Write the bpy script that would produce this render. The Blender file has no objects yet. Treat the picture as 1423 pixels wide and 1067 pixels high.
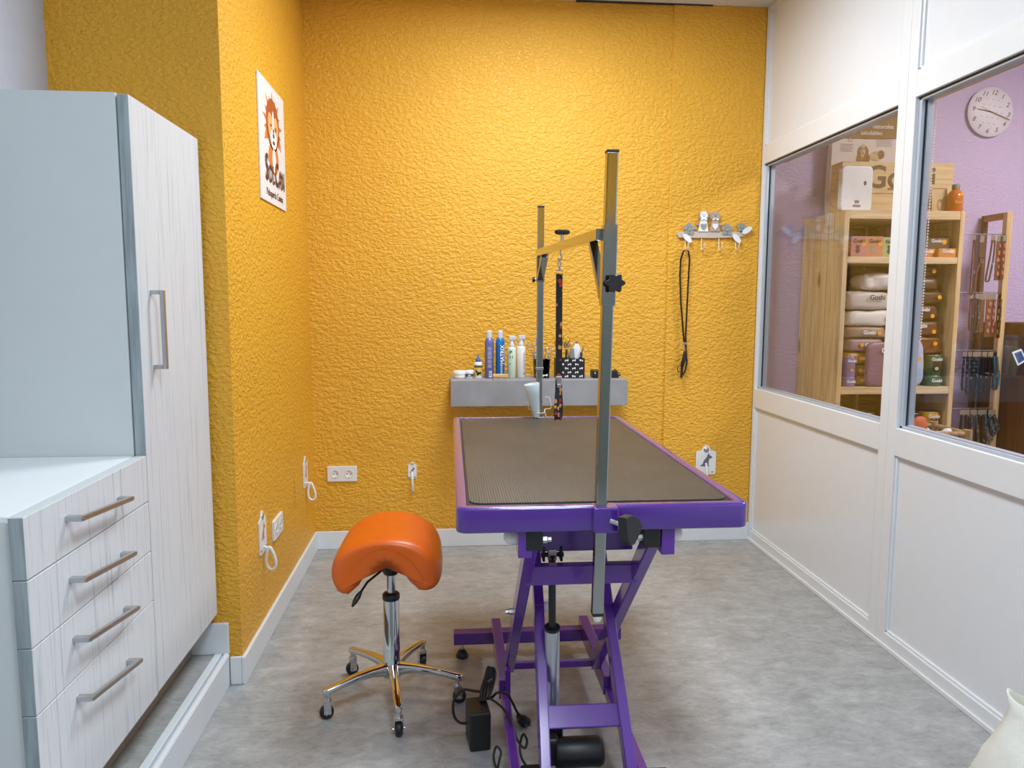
import bpy, bmesh, math, random
from mathutils import Vector, Matrix, noise

# ------------------------------------------------------------------ camera, light, exposure
W_PX, H_PX, F_PX = 1423, 1067, 1030.0
PITCH, YAW, ROLL, CAM_Z = 0.109332, 0.083381, -0.003325, 1.2544
SC = bpy.context.scene
COL = SC.collection
PI = math.pi
rnd = random.Random(7)


def cam_axes():
    cy, sy, cp, sp = math.cos(YAW), math.sin(YAW), math.cos(PITCH), math.sin(PITCH)
    f = Vector((sy * cp, cy * cp, -sp))
    r = Vector((cy, -sy, 0))
    d = -r.cross(f)
    cr, sr = math.cos(ROLL), math.sin(ROLL)
    return r * cr + d * sr, -r * sr + d * cr, f


AX_R, AX_D, AX_F = cam_axes()
cam_data = bpy.data.cameras.new('camera')
cam_data.sensor_width = 36.0
cam_data.lens = F_PX / W_PX * 36.0
cam_data.clip_start = 0.02
cam = bpy.data.objects.new('camera', cam_data)
cam.matrix_world = Matrix.Translation((0, 0, CAM_Z)) @ Matrix((
    (AX_R.x, -AX_D.x, -AX_F.x, 0), (AX_R.y, -AX_D.y, -AX_F.y, 0), (AX_R.z, -AX_D.z, -AX_F.z, 0), (0, 0, 0, 1)))
COL.objects.link(cam)
SC.camera = cam

SC.view_settings.view_transform = 'Standard'
SC.view_settings.look = 'None'
SC.view_settings.gamma = 1.0
SC.view_settings.use_curve_mapping = False
SC.view_settings.exposure = 0.12

world = bpy.data.worlds.new('world')
SC.world = world
world.use_nodes = True
world.node_tree.nodes['Background'].inputs[0].default_value = (0.75, 0.85, 1.0, 1)
world.node_tree.nodes['Background'].inputs[1].default_value = 0.3


def panel_lamp(name, loc, size, watts, col, rot=(0, 0, 0), size_y=None):
    d = bpy.data.lights.new(name, 'AREA')
    d.energy = watts
    d.color = col
    d.size = size
    if size_y:
        d.shape = 'RECTANGLE'
        d.size_y = size_y
    o = bpy.data.objects.new(name, d)
    o.location = loc
    o.rotation_euler = rot
    COL.objects.link(o)
    return o


# ceiling LED panels of the salon and the shop (fittings are built below; the last lamp is an added fill)
panel_lamp('lamp_salon_front', (0.42, 2.72, 2.685), 0.58, 36, (0.82, 0.92, 1.0))
panel_lamp('lamp_salon_rear', (0.35, 0.6, 2.685), 0.58, 30, (0.74, 0.88, 1.0))
panel_lamp('lamp_shop', (3.1, 2.1, 2.685), 0.58, 60, (1.0, 0.96, 0.93))
panel_lamp('lamp_shop_rear', (3.1, 0.2, 2.685), 0.58, 20, (0.92, 0.96, 1.0))
panel_lamp('lamp_rear_wall_fill', (0.35, -1.0, 2.685), 0.58, 22, (0.78, 0.91, 1.0))  # added unseen lamp: brightens the yellow rear wall mirrored in the chrome posts

# ------------------------------------------------------------------ helpers


def at(u, v, axis, val):
    """point of the plane axis = val seen at pixel (u, v) of the 1423x1067 photograph"""
    r = AX_R * ((u - W_PX / 2) / F_PX) + AX_D * ((v - H_PX / 2) / F_PX) + AX_F
    o = Vector((0, 0, CAM_Z))
    i = 'xyz'.index(axis)
    return o + r * ((val - o[i]) / r[i])


def lin(c):
    return tuple(((x / 255) / 12.92 if x / 255 <= 0.04045 else ((x / 255 + 0.055) / 1.055) ** 2.4) for x in c)


MATS = {}


def new_mat(name):
    m = bpy.data.materials.new(name)
    m.use_nodes = True
    nt = m.node_tree
    b = nt.nodes['Principled BSDF']
    MATS[name] = m
    return m, nt, b


def nd(nt, typ, **kw):
    n = nt.nodes.new(typ)
    for k, v in kw.items():
        if k.startswith('i_'):
            n.inputs[k[2:].replace('_', ' ')].default_value = v
        else:
            setattr(n, k, v)
    return n


def coords(nt, scale=(1, 1, 1), rot=(0, 0, 0)):
    tc = nd(nt, 'ShaderNodeTexCoord')
    mp = nd(nt, 'ShaderNodeMapping')
    mp.inputs['Scale'].default_value = scale
    mp.inputs['Rotation'].default_value = rot
    nt.links.new(tc.outputs['Object'], mp.inputs['Vector'])
    return mp.outputs['Vector']


def ramp(nt, fac, stops):
    r = nd(nt, 'ShaderNodeValToRGB')
    el = r.color_ramp.elements
    while len(el) < len(stops):
        el.new(0.5)
    for e, (p, c) in zip(el, stops):
        e.position = p
        e.color = (*c, 1)
    nt.links.new(fac, r.inputs['Fac'])
    return r.outputs['Color']


def pm(name, rgb, rough=0.5, metal=0.0, var=0.05, scale=18, bump=0.0, bscale=120, coat=0.0, stretch=(1, 1, 1), spec=0.5):
    """plain procedural material: base colour gently varied by noise"""
    if name in MATS:
        return MATS[name]
    m, nt, b = new_mat(name)
    c = lin(rgb)
    v = coords(nt, stretch)
    n = nd(nt, 'ShaderNodeTexNoise', i_Scale=scale, i_Detail=3)
    nt.links.new(v, n.inputs['Vector'])
    lo = tuple(x * (1 - var) for x in c)
    hi = tuple(min(1, x * (1 + var)) for x in c)
    nt.links.new(ramp(nt, n.outputs['Fac'], [(0.3, lo), (0.7, hi)]), b.inputs['Base Color'])
    b.inputs['Roughness'].default_value = rough
    b.inputs['Metallic'].default_value = metal
    b.inputs['Specular IOR Level'].default_value = spec
    if coat:
        b.inputs['Coat Weight'].default_value = coat
        b.inputs['Coat Roughness'].default_value = 0.12
    if bump:
        n2 = nd(nt, 'ShaderNodeTexNoise', i_Scale=bscale, i_Detail=3)
        nt.links.new(v, n2.inputs['Vector'])
        bp = nd(nt, 'ShaderNodeBump', i_Strength=bump, i_Distance=0.004)
        nt.links.new(n2.outputs['Fac'], bp.inputs['Height'])
        nt.links.new(bp.outputs['Normal'], b.inputs['Normal'])
    return m


def stucco(name, rgb, strength=0.6, sc=52):
    m, nt, b = new_mat(name)
    c = lin(rgb)
    v = coords(nt, (1, 1, 1.5))
    n = nd(nt, 'ShaderNodeTexNoise', i_Scale=sc, i_Detail=2.5, i_Roughness=0.55, i_Distortion=0.25)
    nt.links.new(v, n.inputs['Vector'])
    h = ramp(nt, n.outputs['Fac'], [(0.38, (0, 0, 0)), (0.62, (1, 1, 1))])
    bp = nd(nt, 'ShaderNodeBump', i_Strength=strength, i_Distance=0.006)
    nt.links.new(h, bp.inputs['Height'])
    nt.links.new(bp.outputs['Normal'], b.inputs['Normal'])
    n2 = nd(nt, 'ShaderNodeTexNoise', i_Scale=2.0, i_Detail=2)
    nt.links.new(v, n2.inputs['Vector'])
    nt.links.new(ramp(nt, n2.outputs['Fac'], [(0.3, tuple(x * 0.97 for x in c)), (0.7, tuple(min(1, x * 1.03) for x in c))]), b.inputs['Base Color'])
    b.inputs['Roughness'].default_value = 0.5
    b.inputs['Specular IOR Level'].default_value = 0.5
    return m


def floor_mat():
    m, nt, b = new_mat('concrete_vinyl')
    v = coords(nt, (1.0, 1.7, 1))
    n = nd(nt, 'ShaderNodeTexNoise', i_Scale=11.0, i_Detail=11, i_Roughness=0.8, i_Distortion=0.3)
    nt.links.new(v, n.inputs['Vector'])
    col = ramp(nt, n.outputs['Fac'], [(0.30, lin((132, 132, 131))), (0.46, lin((156, 156, 155))), (0.58, lin((172, 172, 171))), (0.72, lin((198, 197, 195)))])
    n2 = nd(nt, 'ShaderNodeTexNoise', i_Scale=46, i_Detail=8, i_Roughness=0.8)
    nt.links.new(coords(nt, (1.0, 3.8, 1)), n2.inputs['Vector'])
    r2 = ramp(nt, n2.outputs['Fac'], [(0.32, (0.68, 0.68, 0.68)), (0.45, (1, 1, 1)), (0.60, (1, 1, 1)), (0.72, (1.15, 1.15, 1.15))])
    mx = nd(nt, 'ShaderNodeMix', data_type='RGBA', blend_type='MULTIPLY')
    mx.inputs[0].default_value = 0.75
    nt.links.new(col, mx.inputs[6])
    nt.links.new(r2, mx.inputs[7])
    nt.links.new(mx.outputs[2], b.inputs['Base Color'])
    b.inputs['Roughness'].default_value = 0.42
    bp = nd(nt, 'ShaderNodeBump', i_Strength=0.08, i_Distance=0.002)
    nt.links.new(n2.outputs['Fac'], bp.inputs['Height'])
    nt.links.new(bp.outputs['Normal'], b.inputs['Normal'])
    return m


def grain(name, light, dark, axis_scale, sc=9, rough=0.5, knots=False, lo=0.36, hi=0.6):
    """wood with the grain along the axis that axis_scale squeezes"""
    m, nt, b = new_mat(name)
    v = coords(nt, axis_scale)
    n = nd(nt, 'ShaderNodeTexNoise', i_Scale=sc, i_Detail=6, i_Roughness=0.62, i_Distortion=0.3)
    nt.links.new(v, n.inputs['Vector'])
    col = ramp(nt, n.outputs['Fac'], [(lo, lin(dark)), (hi, lin(light))])
    if knots:
        vo = nd(nt, 'ShaderNodeTexVoronoi', i_Scale=7.0)
        nt.links.new(coords(nt, (1.2, 1.2, 0.5)), vo.inputs['Vector'])
        k = ramp(nt, vo.outputs['Distance'], [(0.09, (0.32, 0.2, 0.12)), (0.17, (1, 1, 1))])
        mx = nd(nt, 'ShaderNodeMix', data_type='RGBA', blend_type='MULTIPLY')
        mx.inputs[0].default_value = 0.8
        nt.links.new(col, mx.inputs[6])
        nt.links.new(k, mx.inputs[7])
        col = mx.outputs[2]
    nt.links.new(col, b.inputs['Base Color'])
    b.inputs['Roughness'].default_value = rough
    return m


def dots(name, base, spots, scale, size=0.3, rough=0.6, stretch=(1, 1, 1)):
    """cloth or card with printed spots of several colours"""
    m, nt, b = new_mat(name)
    vo = nd(nt, 'ShaderNodeTexVoronoi', i_Scale=scale)
    vo.inputs['Randomness'].default_value = 0.55
    nt.links.new(coords(nt, stretch), vo.inputs['Vector'])
    sep = nd(nt, 'ShaderNodeSeparateColor')
    nt.links.new(vo.outputs['Color'], sep.inputs['Color'])
    stops = [(i / len(spots), lin(c)) for i, c in enumerate(spots)]
    r = nd(nt, 'ShaderNodeValToRGB')
    r.color_ramp.interpolation = 'CONSTANT'
    el = r.color_ramp.elements
    while len(el) < len(stops):
        el.new(0.5)
    for e, (p, c) in zip(el, stops):
        e.position = p
        e.color = (*c, 1)
    nt.links.new(sep.outputs['Red'], r.inputs['Fac'])
    fac = ramp(nt, vo.outputs['Distance'], [(size, (1, 1, 1)), (size + 0.04, (0, 0, 0))])
    mx = nd(nt, 'ShaderNodeMix', data_type='RGBA')
    nt.links.new(fac, mx.inputs[0])
    mx.inputs[6].default_value = (*lin(base), 1)
    nt.links.new(r.outputs['Color'], mx.inputs[7])
    nt.links.new(mx.outputs[2], b.inputs['Base Color'])
    b.inputs['Roughness'].default_value = rough
    return m


def glass_mat():
    m, nt, b = new_mat('window_glass')
    nt.nodes.remove(b)
    out = nt.nodes['Material Output']
    tr = nd(nt, 'ShaderNodeBsdfTransparent')
    tr.inputs['Color'].default_value = (0.90, 0.90, 0.90, 1)
    gl = nd(nt, 'ShaderNodeBsdfGlossy')
    gl.inputs['Roughness'].default_value = 0.0
    fr = nd(nt, 'ShaderNodeFresnel', i_IOR=1.5)
    ge = nd(nt, 'ShaderNodeNewGeometry')
    ior = nd(nt, 'ShaderNodeMapRange')      # leaving the thin pane reflects as much as entering it
    ior.inputs['To Min'].default_value = 1.5
    ior.inputs['To Max'].default_value = 1 / 1.5
    nt.links.new(ge.outputs['Backfacing'], ior.inputs['Value'])
    nt.links.new(ior.outputs['Result'], fr.inputs['IOR'])
    mx = nd(nt, 'ShaderNodeMixShader')
    nt.links.new(fr.outputs[0], mx.inputs[0])
    nt.links.new(tr.outputs[0], mx.inputs[1])
    nt.links.new(gl.outputs[0], mx.inputs[2])
    nt.links.new(mx.outputs[0], out.inputs['Surface'])
    return m


def emit_mat(name, rgb, strength):
    m, nt, b = new_mat(name)
    b.inputs['Base Color'].default_value = (0.9, 0.9, 0.9, 1)
    b.inputs['Emission Color'].default_value = (*rgb, 1)
    b.inputs['Emission Strength'].default_value = strength
    return m


def mat_rubber():
    m, nt, b = new_mat('ribbed_rubber')
    v = coords(nt)
    n = nd(nt, 'ShaderNodeTexNoise', i_Scale=5, i_Detail=4)
    nt.links.new(v, n.inputs['Vector'])
    nt.links.new(ramp(nt, n.outputs['Fac'], [(0.3, lin((62, 56, 50))), (0.7, lin((74, 67, 60)))]), b.inputs['Base Color'])
    b.inputs['Roughness'].default_value = 0.42
    w1 = nd(nt, 'ShaderNodeTexWave', i_Scale=52.0)
    w1.bands_direction = 'X'
    w2 = nd(nt, 'ShaderNodeTexWave', i_Scale=52.0)
    w2.bands_direction = 'Y'
    nt.links.new(v, w1.inputs['Vector'])
    nt.links.new(v, w2.inputs['Vector'])
    mx = nd(nt, 'ShaderNodeMath', operation='MAXIMUM')
    nt.links.new(w1.outputs['Fac'], mx.inputs[0])
    nt.links.new(w2.outputs['Fac'], mx.inputs[1])
    bp = nd(nt, 'ShaderNodeBump', i_Strength=0.5, i_Distance=0.002)
    nt.links.new(mx.outputs[0], bp.inputs['Height'])
    nt.links.new(bp.outputs['Normal'], b.inputs['Normal'])
    return m


YELLOW = stucco('yellow_stucco', (230, 170, 48))
LILAC = stucco('lilac_stucco', (198, 180, 216), 0.3, 60)
PLASTER = pm('shade_greyed_plaster', (190, 192, 202), 0.7, var=0.02, bump=0.1)  # white wall; its shade is put into this greyer base colour
CEIL = pm('ceiling_white', (225, 222, 216), 0.8, var=0.02)
FLOOR = floor_mat()
PVC = pm('white_frame', (228, 230, 233), 0.35, var=0.01)
PANEL = pm('white_panel', (228, 231, 236), 0.22, var=0.01)
ALU = pm('aluminium', (190, 198, 210), 0.4, 0.25, var=0.02)
RUBBER_SEAL = pm('rubber_seal', (45, 48, 52), 0.6)
SKIRT = pm('skirting_white', (226, 230, 234), 0.35, var=0.01)
NOSING = pm('nosing_white', (222, 228, 233), 0.3, var=0.01)
BACKROOM = pm('grey_rear_wall', (150, 155, 152), 0.7, var=0.04)
GLASS = glass_mat()
LAMINATE = grain('white_grained_laminate', (217, 219, 222), (186, 190, 195), (17, 17, 0.5), 6, 0.45, lo=0.33, hi=0.46)
LAM_PLAIN = pm('plain_laminate', (204, 210, 211), 0.4, var=0.01)
LAM_TOP = pm('white_worktop', (236, 239, 240), 0.3, var=0.01)
EDGE = grain('grey_edge_banding', (160, 171, 175), (132, 144, 149), (8, 8, 0.6), 8, 0.5)
PLINTH = pm('plinth_brown', (150, 135, 118), 0.5)
STEEL = pm('brushed_steel', (190, 192, 194), 0.32, 1.0, var=0.03, stretch=(1, 1, 20))
CHROME = pm('chrome', (205, 207, 208), 0.07, 1.0, var=0.01)
CHROME_SOFT = pm('chrome_tube', (170, 172, 170), 0.10, 1.0, var=0.02)
PURPLE = pm('purple_paint', (78, 37, 138), 0.2, var=0.03, coat=1.0)
PURPLE_DARK = pm('purple_paint_leg', (90, 42, 148), 0.25, var=0.03, coat=0.7)
MAT_RUBBER = mat_rubber()
BLACK = pm('black_plastic', (26, 28, 30), 0.42, var=0.1)
BLACK_CABLE = pm('black_cable', (20, 21, 23), 0.5)
WHITE = pm('white_plastic', (232, 232, 232), 0.35, var=0.01)
ORANGE = pm('orange_vinyl', (214, 94, 8), 0.36, var=0.03, bump=0.05, bscale=400, spec=0.5)
ORANGE_PIPE = pm('orange_piping', (196, 84, 8), 0.4)
CONCRETE = pm('concrete_board', (146, 146, 150), 0.55, var=0.13, scale=7)
PINE = grain('pine', (222, 194, 150), (200, 162, 110), (9, 9, 0.5), 6, 0.5, True)
PINE_X = grain('pine_shelf', (222, 196, 156), (196, 164, 120), (0.5, 9, 9), 6, 0.5)
BROWN_BACK = grain('brown_back_panel', (120, 84, 46), (88, 58, 30), (0.5, 9, 9), 6, 0.6)
BROWN_WOOD = grain('brown_cabinet', (110, 72, 44), (80, 50, 30), (9, 9, 0.5), 5, 0.5)
SILVER = pm('anodised_tube', (196, 202, 208), 0.28, 0.85, var=0.02)
LEASH = dots('printed_leash', (20, 20, 22), [(200, 60, 40), (214, 150, 80), (180, 50, 40), (206, 140, 84)], 55, 0.36)
CANVAS = pm('canvas', (226, 223, 212), 0.85, var=0.05, bump=1.0, bscale=16)
INK = pm('black_ink', (24, 24, 26), 0.6)
INK_BROWN = pm('brown_ink', (96, 48, 28), 0.6)
INK_WHITE = pm('white_ink', (240, 240, 238), 0.5)
SPOT = pm('orange_dot', (236, 160, 40), 0.5)

# ------------------------------------------------------------------ mesh builder


class MB:
    def __init__(self, mat=None):
        self.v, self.f, self.mi, self.sm = [], [], [], []
        self.mats = []
        self.cur = 0
        if mat:
            self.use(mat)

    def use(self, mat):
        if mat not in self.mats:
            self.mats.append(mat)
        self.cur = self.mats.index(mat)
        return self

    def add(self, verts, faces, smooth=False, M=None):
        n = len(self.v)
        for p in verts:
            p = Vector(p)
            self.v.append(M @ p if M else p)
        for f in faces:
            self.f.append([i + n for i in f])
            self.mi.append(self.cur)
            self.sm.append(smooth)
        return self

    def _bm(self, bm, smooth, M):
        bm.verts.index_update()
        self.add([v.co.copy() for v in bm.verts], [[v.index for v in f.verts] for f in bm.faces], smooth, M)
        bm.free()

    def box(self, lo, hi, bev=0.0, seg=2, M=None, smooth=False):
        bm = bmesh.new()
        c = [(a + b) / 2 for a, b in zip(lo, hi)]
        s = [abs(b - a) for a, b in zip(lo, hi)]
        bmesh.ops.create_cube(bm, size=1.0, matrix=Matrix.Translation(c) @ Matrix.Diagonal((*s, 1)))
        if bev:
            bmesh.ops.bevel(bm, geom=list(bm.edges), offset=min(bev, min(s) * 0.45), segments=seg, affect='EDGES', profile=0.6)
        self._bm(bm, smooth, M)
        return self

    def beam(self, p, q, w, h, bev=0.003, up=(0, 0, 1), side=None):
        """square bar from p to q, w across, h along the up side"""
        p, q = Vector(p), Vector(q)
        d = q - p
        L = d.length
        z = d.normalized()
        x = Vector(side) if side else Vector(up).cross(z)
        if x.length < 1e-4:
            x = Vector((1, 0, 0))
        x = (x - z * x.dot(z)).normalized()
        y = z.cross(x)
        M = Matrix(((x.x, y.x, z.x, p.x), (x.y, y.y, z.y, p.y), (x.z, y.z, z.z, p.z), (0, 0, 0, 1)))
        return self.box((-w / 2, -h / 2, 0), (w / 2, h / 2, L), bev, 2, M)

    def tube(self, pts, r, n=10, closed=False, flat=None):
        """round tube, or a flat strap when flat = (width, thickness, side vector)"""
        pts = [Vector(p) for p in pts]
        k = len(pts)
        ts = []
        for i in range(k):
            a = pts[i - 1] if (i or closed) else pts[i]
            b = pts[(i + 1) % k] if (i < k - 1 or closed) else pts[i]
            ts.append((b - a).normalized())
        ref = Vector((0, 0, 1)) if abs(ts[0].z) < 0.9 else Vector((1, 0, 0))
        u = (ref - ts[0] * ref.dot(ts[0])).normalized()
        rings = []
        for i in range(k):
            u = (u - ts[i] * u.dot(ts[i])).normalized()
            w = ts[i].cross(u)
            rr = r[i] if isinstance(r, (list, tuple)) else r
            if flat:
                s = Vector(flat[2])
                s = (s - ts[i] * s.dot(ts[i])).normalized()
                t = ts[i].cross(s)
                a, b = flat[0] / 2, flat[1] / 2
                ring = [pts[i] + s * a + t * b, pts[i] - s * a + t * b, pts[i] - s * a - t * b, pts[i] + s * a - t * b]
            else:
                ring = [pts[i] + (u * math.cos(2 * PI * j / n) + w * math.sin(2 * PI * j / n)) * rr for j in range(n)]
            rings.append(ring)
        m = len(rings[0])
        vs = [p for ring in rings for p in ring]
        fs = []
        for i in range(k if closed else k - 1):
            for j in range(m):
                a, b = i * m + j, i * m + (j + 1) % m
                c, d = ((i + 1) % k) * m + (j + 1) % m, ((i + 1) % k) * m + j
                fs.append((a, b, c, d))
        self.add(vs, fs, not flat)
        if not closed:
            self.add(rings[0], [tuple(range(m - 1, -1, -1))])
            self.add(rings[-1], [tuple(range(m))])
        return self

    def lathe(self, prof, c=(0, 0, 0), n=24, M=None, smooth=True):
        """profile of (radius, height) turned about the vertical through c"""
        c = Vector(c)
        vs, fs = [], []
        for r, z in prof:
            for j in range(n):
                a = 2 * PI * j / n
                vs.append(c + Vector((r * math.cos(a), r * math.sin(a), z)))
        k = len(prof)
        for i in range(k - 1):
            for j in range(n):
                fs.append((i * n + j, i * n + (j + 1) % n, (i + 1) * n + (j + 1) % n, (i + 1) * n + j))
        self.add(vs, fs, smooth, M)
        if prof[0][0] > 1e-5:
            self.add(vs[:n], [tuple(range(n - 1, -1, -1))], False, M)
        if prof[-1][0] > 1e-5:
            self.add(vs[-n:], [tuple(range(n))], False, M)
        return self

    def prism(self, poly, M, t):
        """2D outline extruded by t along the local z of M"""
        n = len(poly)
        vs = [(x, y, 0) for x, y in poly] + [(x, y, t) for x, y in poly]
        fs = [tuple(range(n - 1, -1, -1)), tuple(range(n, 2 * n))]
        fs += [(i, (i + 1) % n, n + (i + 1) % n, n + i) for i in range(n)]
        return self.add(vs, fs, False, M)

    def loft(self, loops, cap=True, smooth=True, M=None):
        n = len(loops[0])
        vs = [p for lp in loops for p in lp]
        fs = []
        for i in range(len(loops) - 1):
            for j in range(n):
                fs.append((i * n + j, i * n + (j + 1) % n, (i + 1) * n + (j + 1) % n, (i + 1) * n + j))
        self.add(vs, fs, smooth, M)
        if cap:
            self.add(loops[0], [tuple(range(n - 1, -1, -1))], smooth, M)
            self.add(loops[-1], [tuple(range(n))], smooth, M)
        return self

    def pillow(self, c, size, e1=0.35, e2=0.3, amp=0.0, seed=0, M=None, nu=24, nv=14, pinch=0.0):
        """soft box (superellipsoid) with optional wrinkles; pinch narrows the top"""
        c = Vector(c)

        def sp(x, e):
            return math.copysign(abs(x) ** e, x)
        loops = []
        for i in range(nv + 1):
            ph = -PI / 2 + PI * i / nv
            lp = []
            for j in range(nu):
                th = 2 * PI * j / nu
                x = sp(math.cos(ph), e1) * sp(math.cos(th), e2)
                y = sp(math.cos(ph), e1) * sp(math.sin(th), e2)
                z = sp(math.sin(ph), e1)
                k = 1 - pinch * (z + 1) / 2
                p = Vector((x * size[0] / 2 * k, y * size[1] / 2 * k, z * size[2] / 2))
                if amp:
                    q = p * 14 + Vector((seed * 3.1, seed * 1.7, seed))
                    p += p.normalized() * (noise.noise(q) + 0.7 * noise.noise(q * 2.3) + 0.5 * (abs(noise.noise(q * 4.1)) - 0.3)) * amp
                    if p.z < -size[2] / 2:
                        p.z = -size[2] / 2
                lp.append(c + p)
            loops.append(lp)
        return self.loft(loops, True, True, M)

    def text(self, s, size, M, t=0.0006, bold=False, shear=0.0, align='CENTER'):
        """lettering in the local xy plane of M, rising by t along its z"""
        cu = bpy.data.curves.new('t', 'FONT')
        cu.body = s
        cu.size = size
        cu.align_x = align
        cu.align_y = 'CENTER'
        cu.shear = shear
        cu.resolution_u = 3
        cu.extrude = t / 2
        if bold:
            cu.offset = size * 0.018
        o = bpy.data.objects.new('t', cu)
        me = bpy.data.meshes.new_from_object(o)
        self.add([(v.co.x, v.co.y, v.co.z + t / 2) for v in me.vertices], [list(p.vertices) for p in me.polygons], False, M)
        bpy.data.objects.remove(o)
        bpy.data.curves.remove(cu)
        bpy.data.meshes.remove(me)
        return self

    def build(self, name, parent=None, origin=None):
        if parent is not None:
            off = ORG[parent.name]
        elif origin is not None:
            off = Vector(origin)
        else:
            xs = [p.x for p in self.v]
            ys = [p.y for p in self.v]
            off = Vector(((min(xs) + max(xs)) / 2, (min(ys) + max(ys)) / 2, min(p.z for p in self.v)))
        me = bpy.data.meshes.new(name)
        me.from_pydata([p - off for p in self.v], [], self.f)
        for m in self.mats:
            me.materials.append(m)
        me.polygons.foreach_set('material_index', self.mi)
        me.polygons.foreach_set('use_smooth', self.sm)
        bm = bmesh.new()
        bm.from_mesh(me)
        bmesh.ops.recalc_face_normals(bm, faces=list(bm.faces))
        bm.to_mesh(me)
        bm.free()
        me.update()
        o = bpy.data.objects.new(name, me)
        COL.objects.link(o)
        if parent is not None:
            o.parent = parent
            ORG[o.name] = off
        else:
            o.location = off
            ORG[o.name] = off
        return o


ORG = {}


def tag(o, label=None, cat=None, group=None, kind=None):
    if label:
        o['label'] = label
    if cat:
        o['category'] = cat
    if group:
        o['group'] = group
    if kind:
        o['kind'] = kind
    return o


def thing(name, label, cat, loc, rotz=None, group=None, kind=None):
    """Empty at the thing's base. With rotz given its parts are modelled in its own frame, else in world space."""
    o = bpy.data.objects.new(name, None)
    o.empty_display_size = 0.05
    COL.objects.link(o)
    o.location = loc
    if rotz is None:
        ORG[o.name] = Vector(loc)
    else:
        ORG[o.name] = Vector((0, 0, 0))
        o.rotation_euler = (0, 0, rotz)
    return tag(o, label, cat, group, kind)


def dup(root, loc, rot=None, label=None):
    r = root.copy()
    COL.objects.link(r)
    r.location = loc
    if rot is not None:
        r.rotation_euler = rot
    if label:
        r['label'] = label
    for ch in list(root.children):
        c = ch.copy()
        COL.objects.link(c)
        c.parent = r
        for g in list(ch.children):
            d = g.copy()
            COL.objects.link(d)
            d.parent = c
    return r


def frame(o, x, y):
    """matrix with local x, y along the given world vectors, origin o"""
    x, y = Vector(x).normalized(), Vector(y).normalized()
    z = x.cross(y)
    o = Vector(o)
    return Matrix(((x.x, y.x, z.x, o.x), (x.y, y.y, z.y, o.y), (x.z, y.z, z.z, o.z), (0, 0, 0, 1)))


def facing_cam(o):          # lettering on a surface that looks towards -Y
    return frame(o, (1, 0, 0), (0, 0, 1))


def axis_x(o, s):            # local z of the matrix points along +X or -X
    return frame(o, (0, s, 0), (0, 0, 1))


def ell(cx, cy, rx, ry, n=20, a0=0.0, a1=2 * PI, rot=0.0):
    out = []
    for i in range(n):
        a = a0 + (a1 - a0) * i / (n if a1 - a0 > 6.2 else n - 1)
        x, y = rx * math.cos(a), ry * math.sin(a)
        out.append((cx + x * math.cos(rot) - y * math.sin(rot), cy + x * math.sin(rot) + y * math.cos(rot)))
    return out


def rrect(x0, y0, x1, y1, r, n=5):
    out = []
    for cx, cy, a in ((x1 - r, y1 - r, 0), (x0 + r, y1 - r, 90), (x0 + r, y0 + r, 180), (x1 - r, y0 + r, 270)):
        for i in range(n + 1):
            t = math.radians(a + 90 * i / n)
            out.append((cx + r * math.cos(t), cy + r * math.sin(t)))
    return out


def sub(name, m, parent, label=None):
    o = m.build(name, parent)
    if label:
        o['label'] = label
    return o

# ------------------------------------------------------------------ the room
XL, XR, YB, ZC = -0.69, 1.58, 3.75, 2.715
PX0, PY, PZ = -1.19, 2.40, 0.105       # far left wall, front of the pillar, platform height
YF = -1.8                              # wall behind the camera
SHX = 4.6                              # far right wall of the shop


def struct(name, m, parent=None, origin=None):
    o = m.build(name, parent, origin)
    if parent is None:
        o['kind'] = 'structure'
    return o


struct('floor', MB(FLOOR).box((PX0 - 0.1, YF - 0.1, -0.05), (SHX + 0.1, YB + 0.1, 0)))
struct('floor_platform', MB(FLOOR).box((PX0, YF, 0), (-0.765, PY, PZ)))
m = MB(NOSING)
m.box((-0.768, YF, 0), (-0.728, PY - 0.012, PZ - 0.012), 0.003)
m.box((-0.772, YF, PZ - 0.012), (-0.750, PY - 0.012, PZ + 0.005), 0.002)
m.tube([(-0.738, YF, PZ - 0.006), (-0.738, PY - 0.013, PZ - 0.006)], 0.0115, 12)
struct('trim_1', m)
struct('ceiling', MB(CEIL).box((PX0 - 0.1, YF - 0.1, ZC), (SHX + 0.1, YB + 0.1, ZC + 0.05)))
struct('wall_back', MB(YELLOW).box((PX0 - 0.1, YB, 0), (XR + 0.03, YB + 0.1, ZC)))
struct('wall_back_panel', MB(YELLOW).box((1.107, YB - 0.009, 0), (XR + 0.0, YB, ZC), 0.004))
struct('ceiling_crack_strip', MB(RUBBER_SEAL).box((0.62, YB - 0.016, ZC - 0.006), (1.30, YB, ZC), 0.002))  # dark strip put in for the dark crack between ceiling and wall
struct('wall_left', MB(YELLOW).box((PX0 - 0.1, PY, 0), (XL, YB, ZC)))
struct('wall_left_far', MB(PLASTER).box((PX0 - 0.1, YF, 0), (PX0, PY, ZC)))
m = MB(BACKROOM)
m.box((PX0, YF - 0.1, 0), (XR + 0.06, YF, 1.80))
m.use(YELLOW).box((PX0, YF - 0.1, 1.80), (XR + 0.06, YF, ZC))
struct('wall_front', m)
for nm, lo, hi in (('baseboard_back', (XL + 0.012, YB - 0.021, 0), (XR, YB - 0.0095, 0.094)),
                   ('baseboard_left', (XL, PY - 0.013, 0), (XL + 0.013, YB - 0.0095, 0.094)),
                   ('baseboard_pillar', (-0.727, PY - 0.013, 0), (XL, PY, 0.094)),
                   ('baseboard_platform', (PX0, PY - 0.013, PZ), (-0.7275, PY, PZ + 0.106))):
    struct(nm, MB(SKIRT).box(lo, hi, 0.004))

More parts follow.
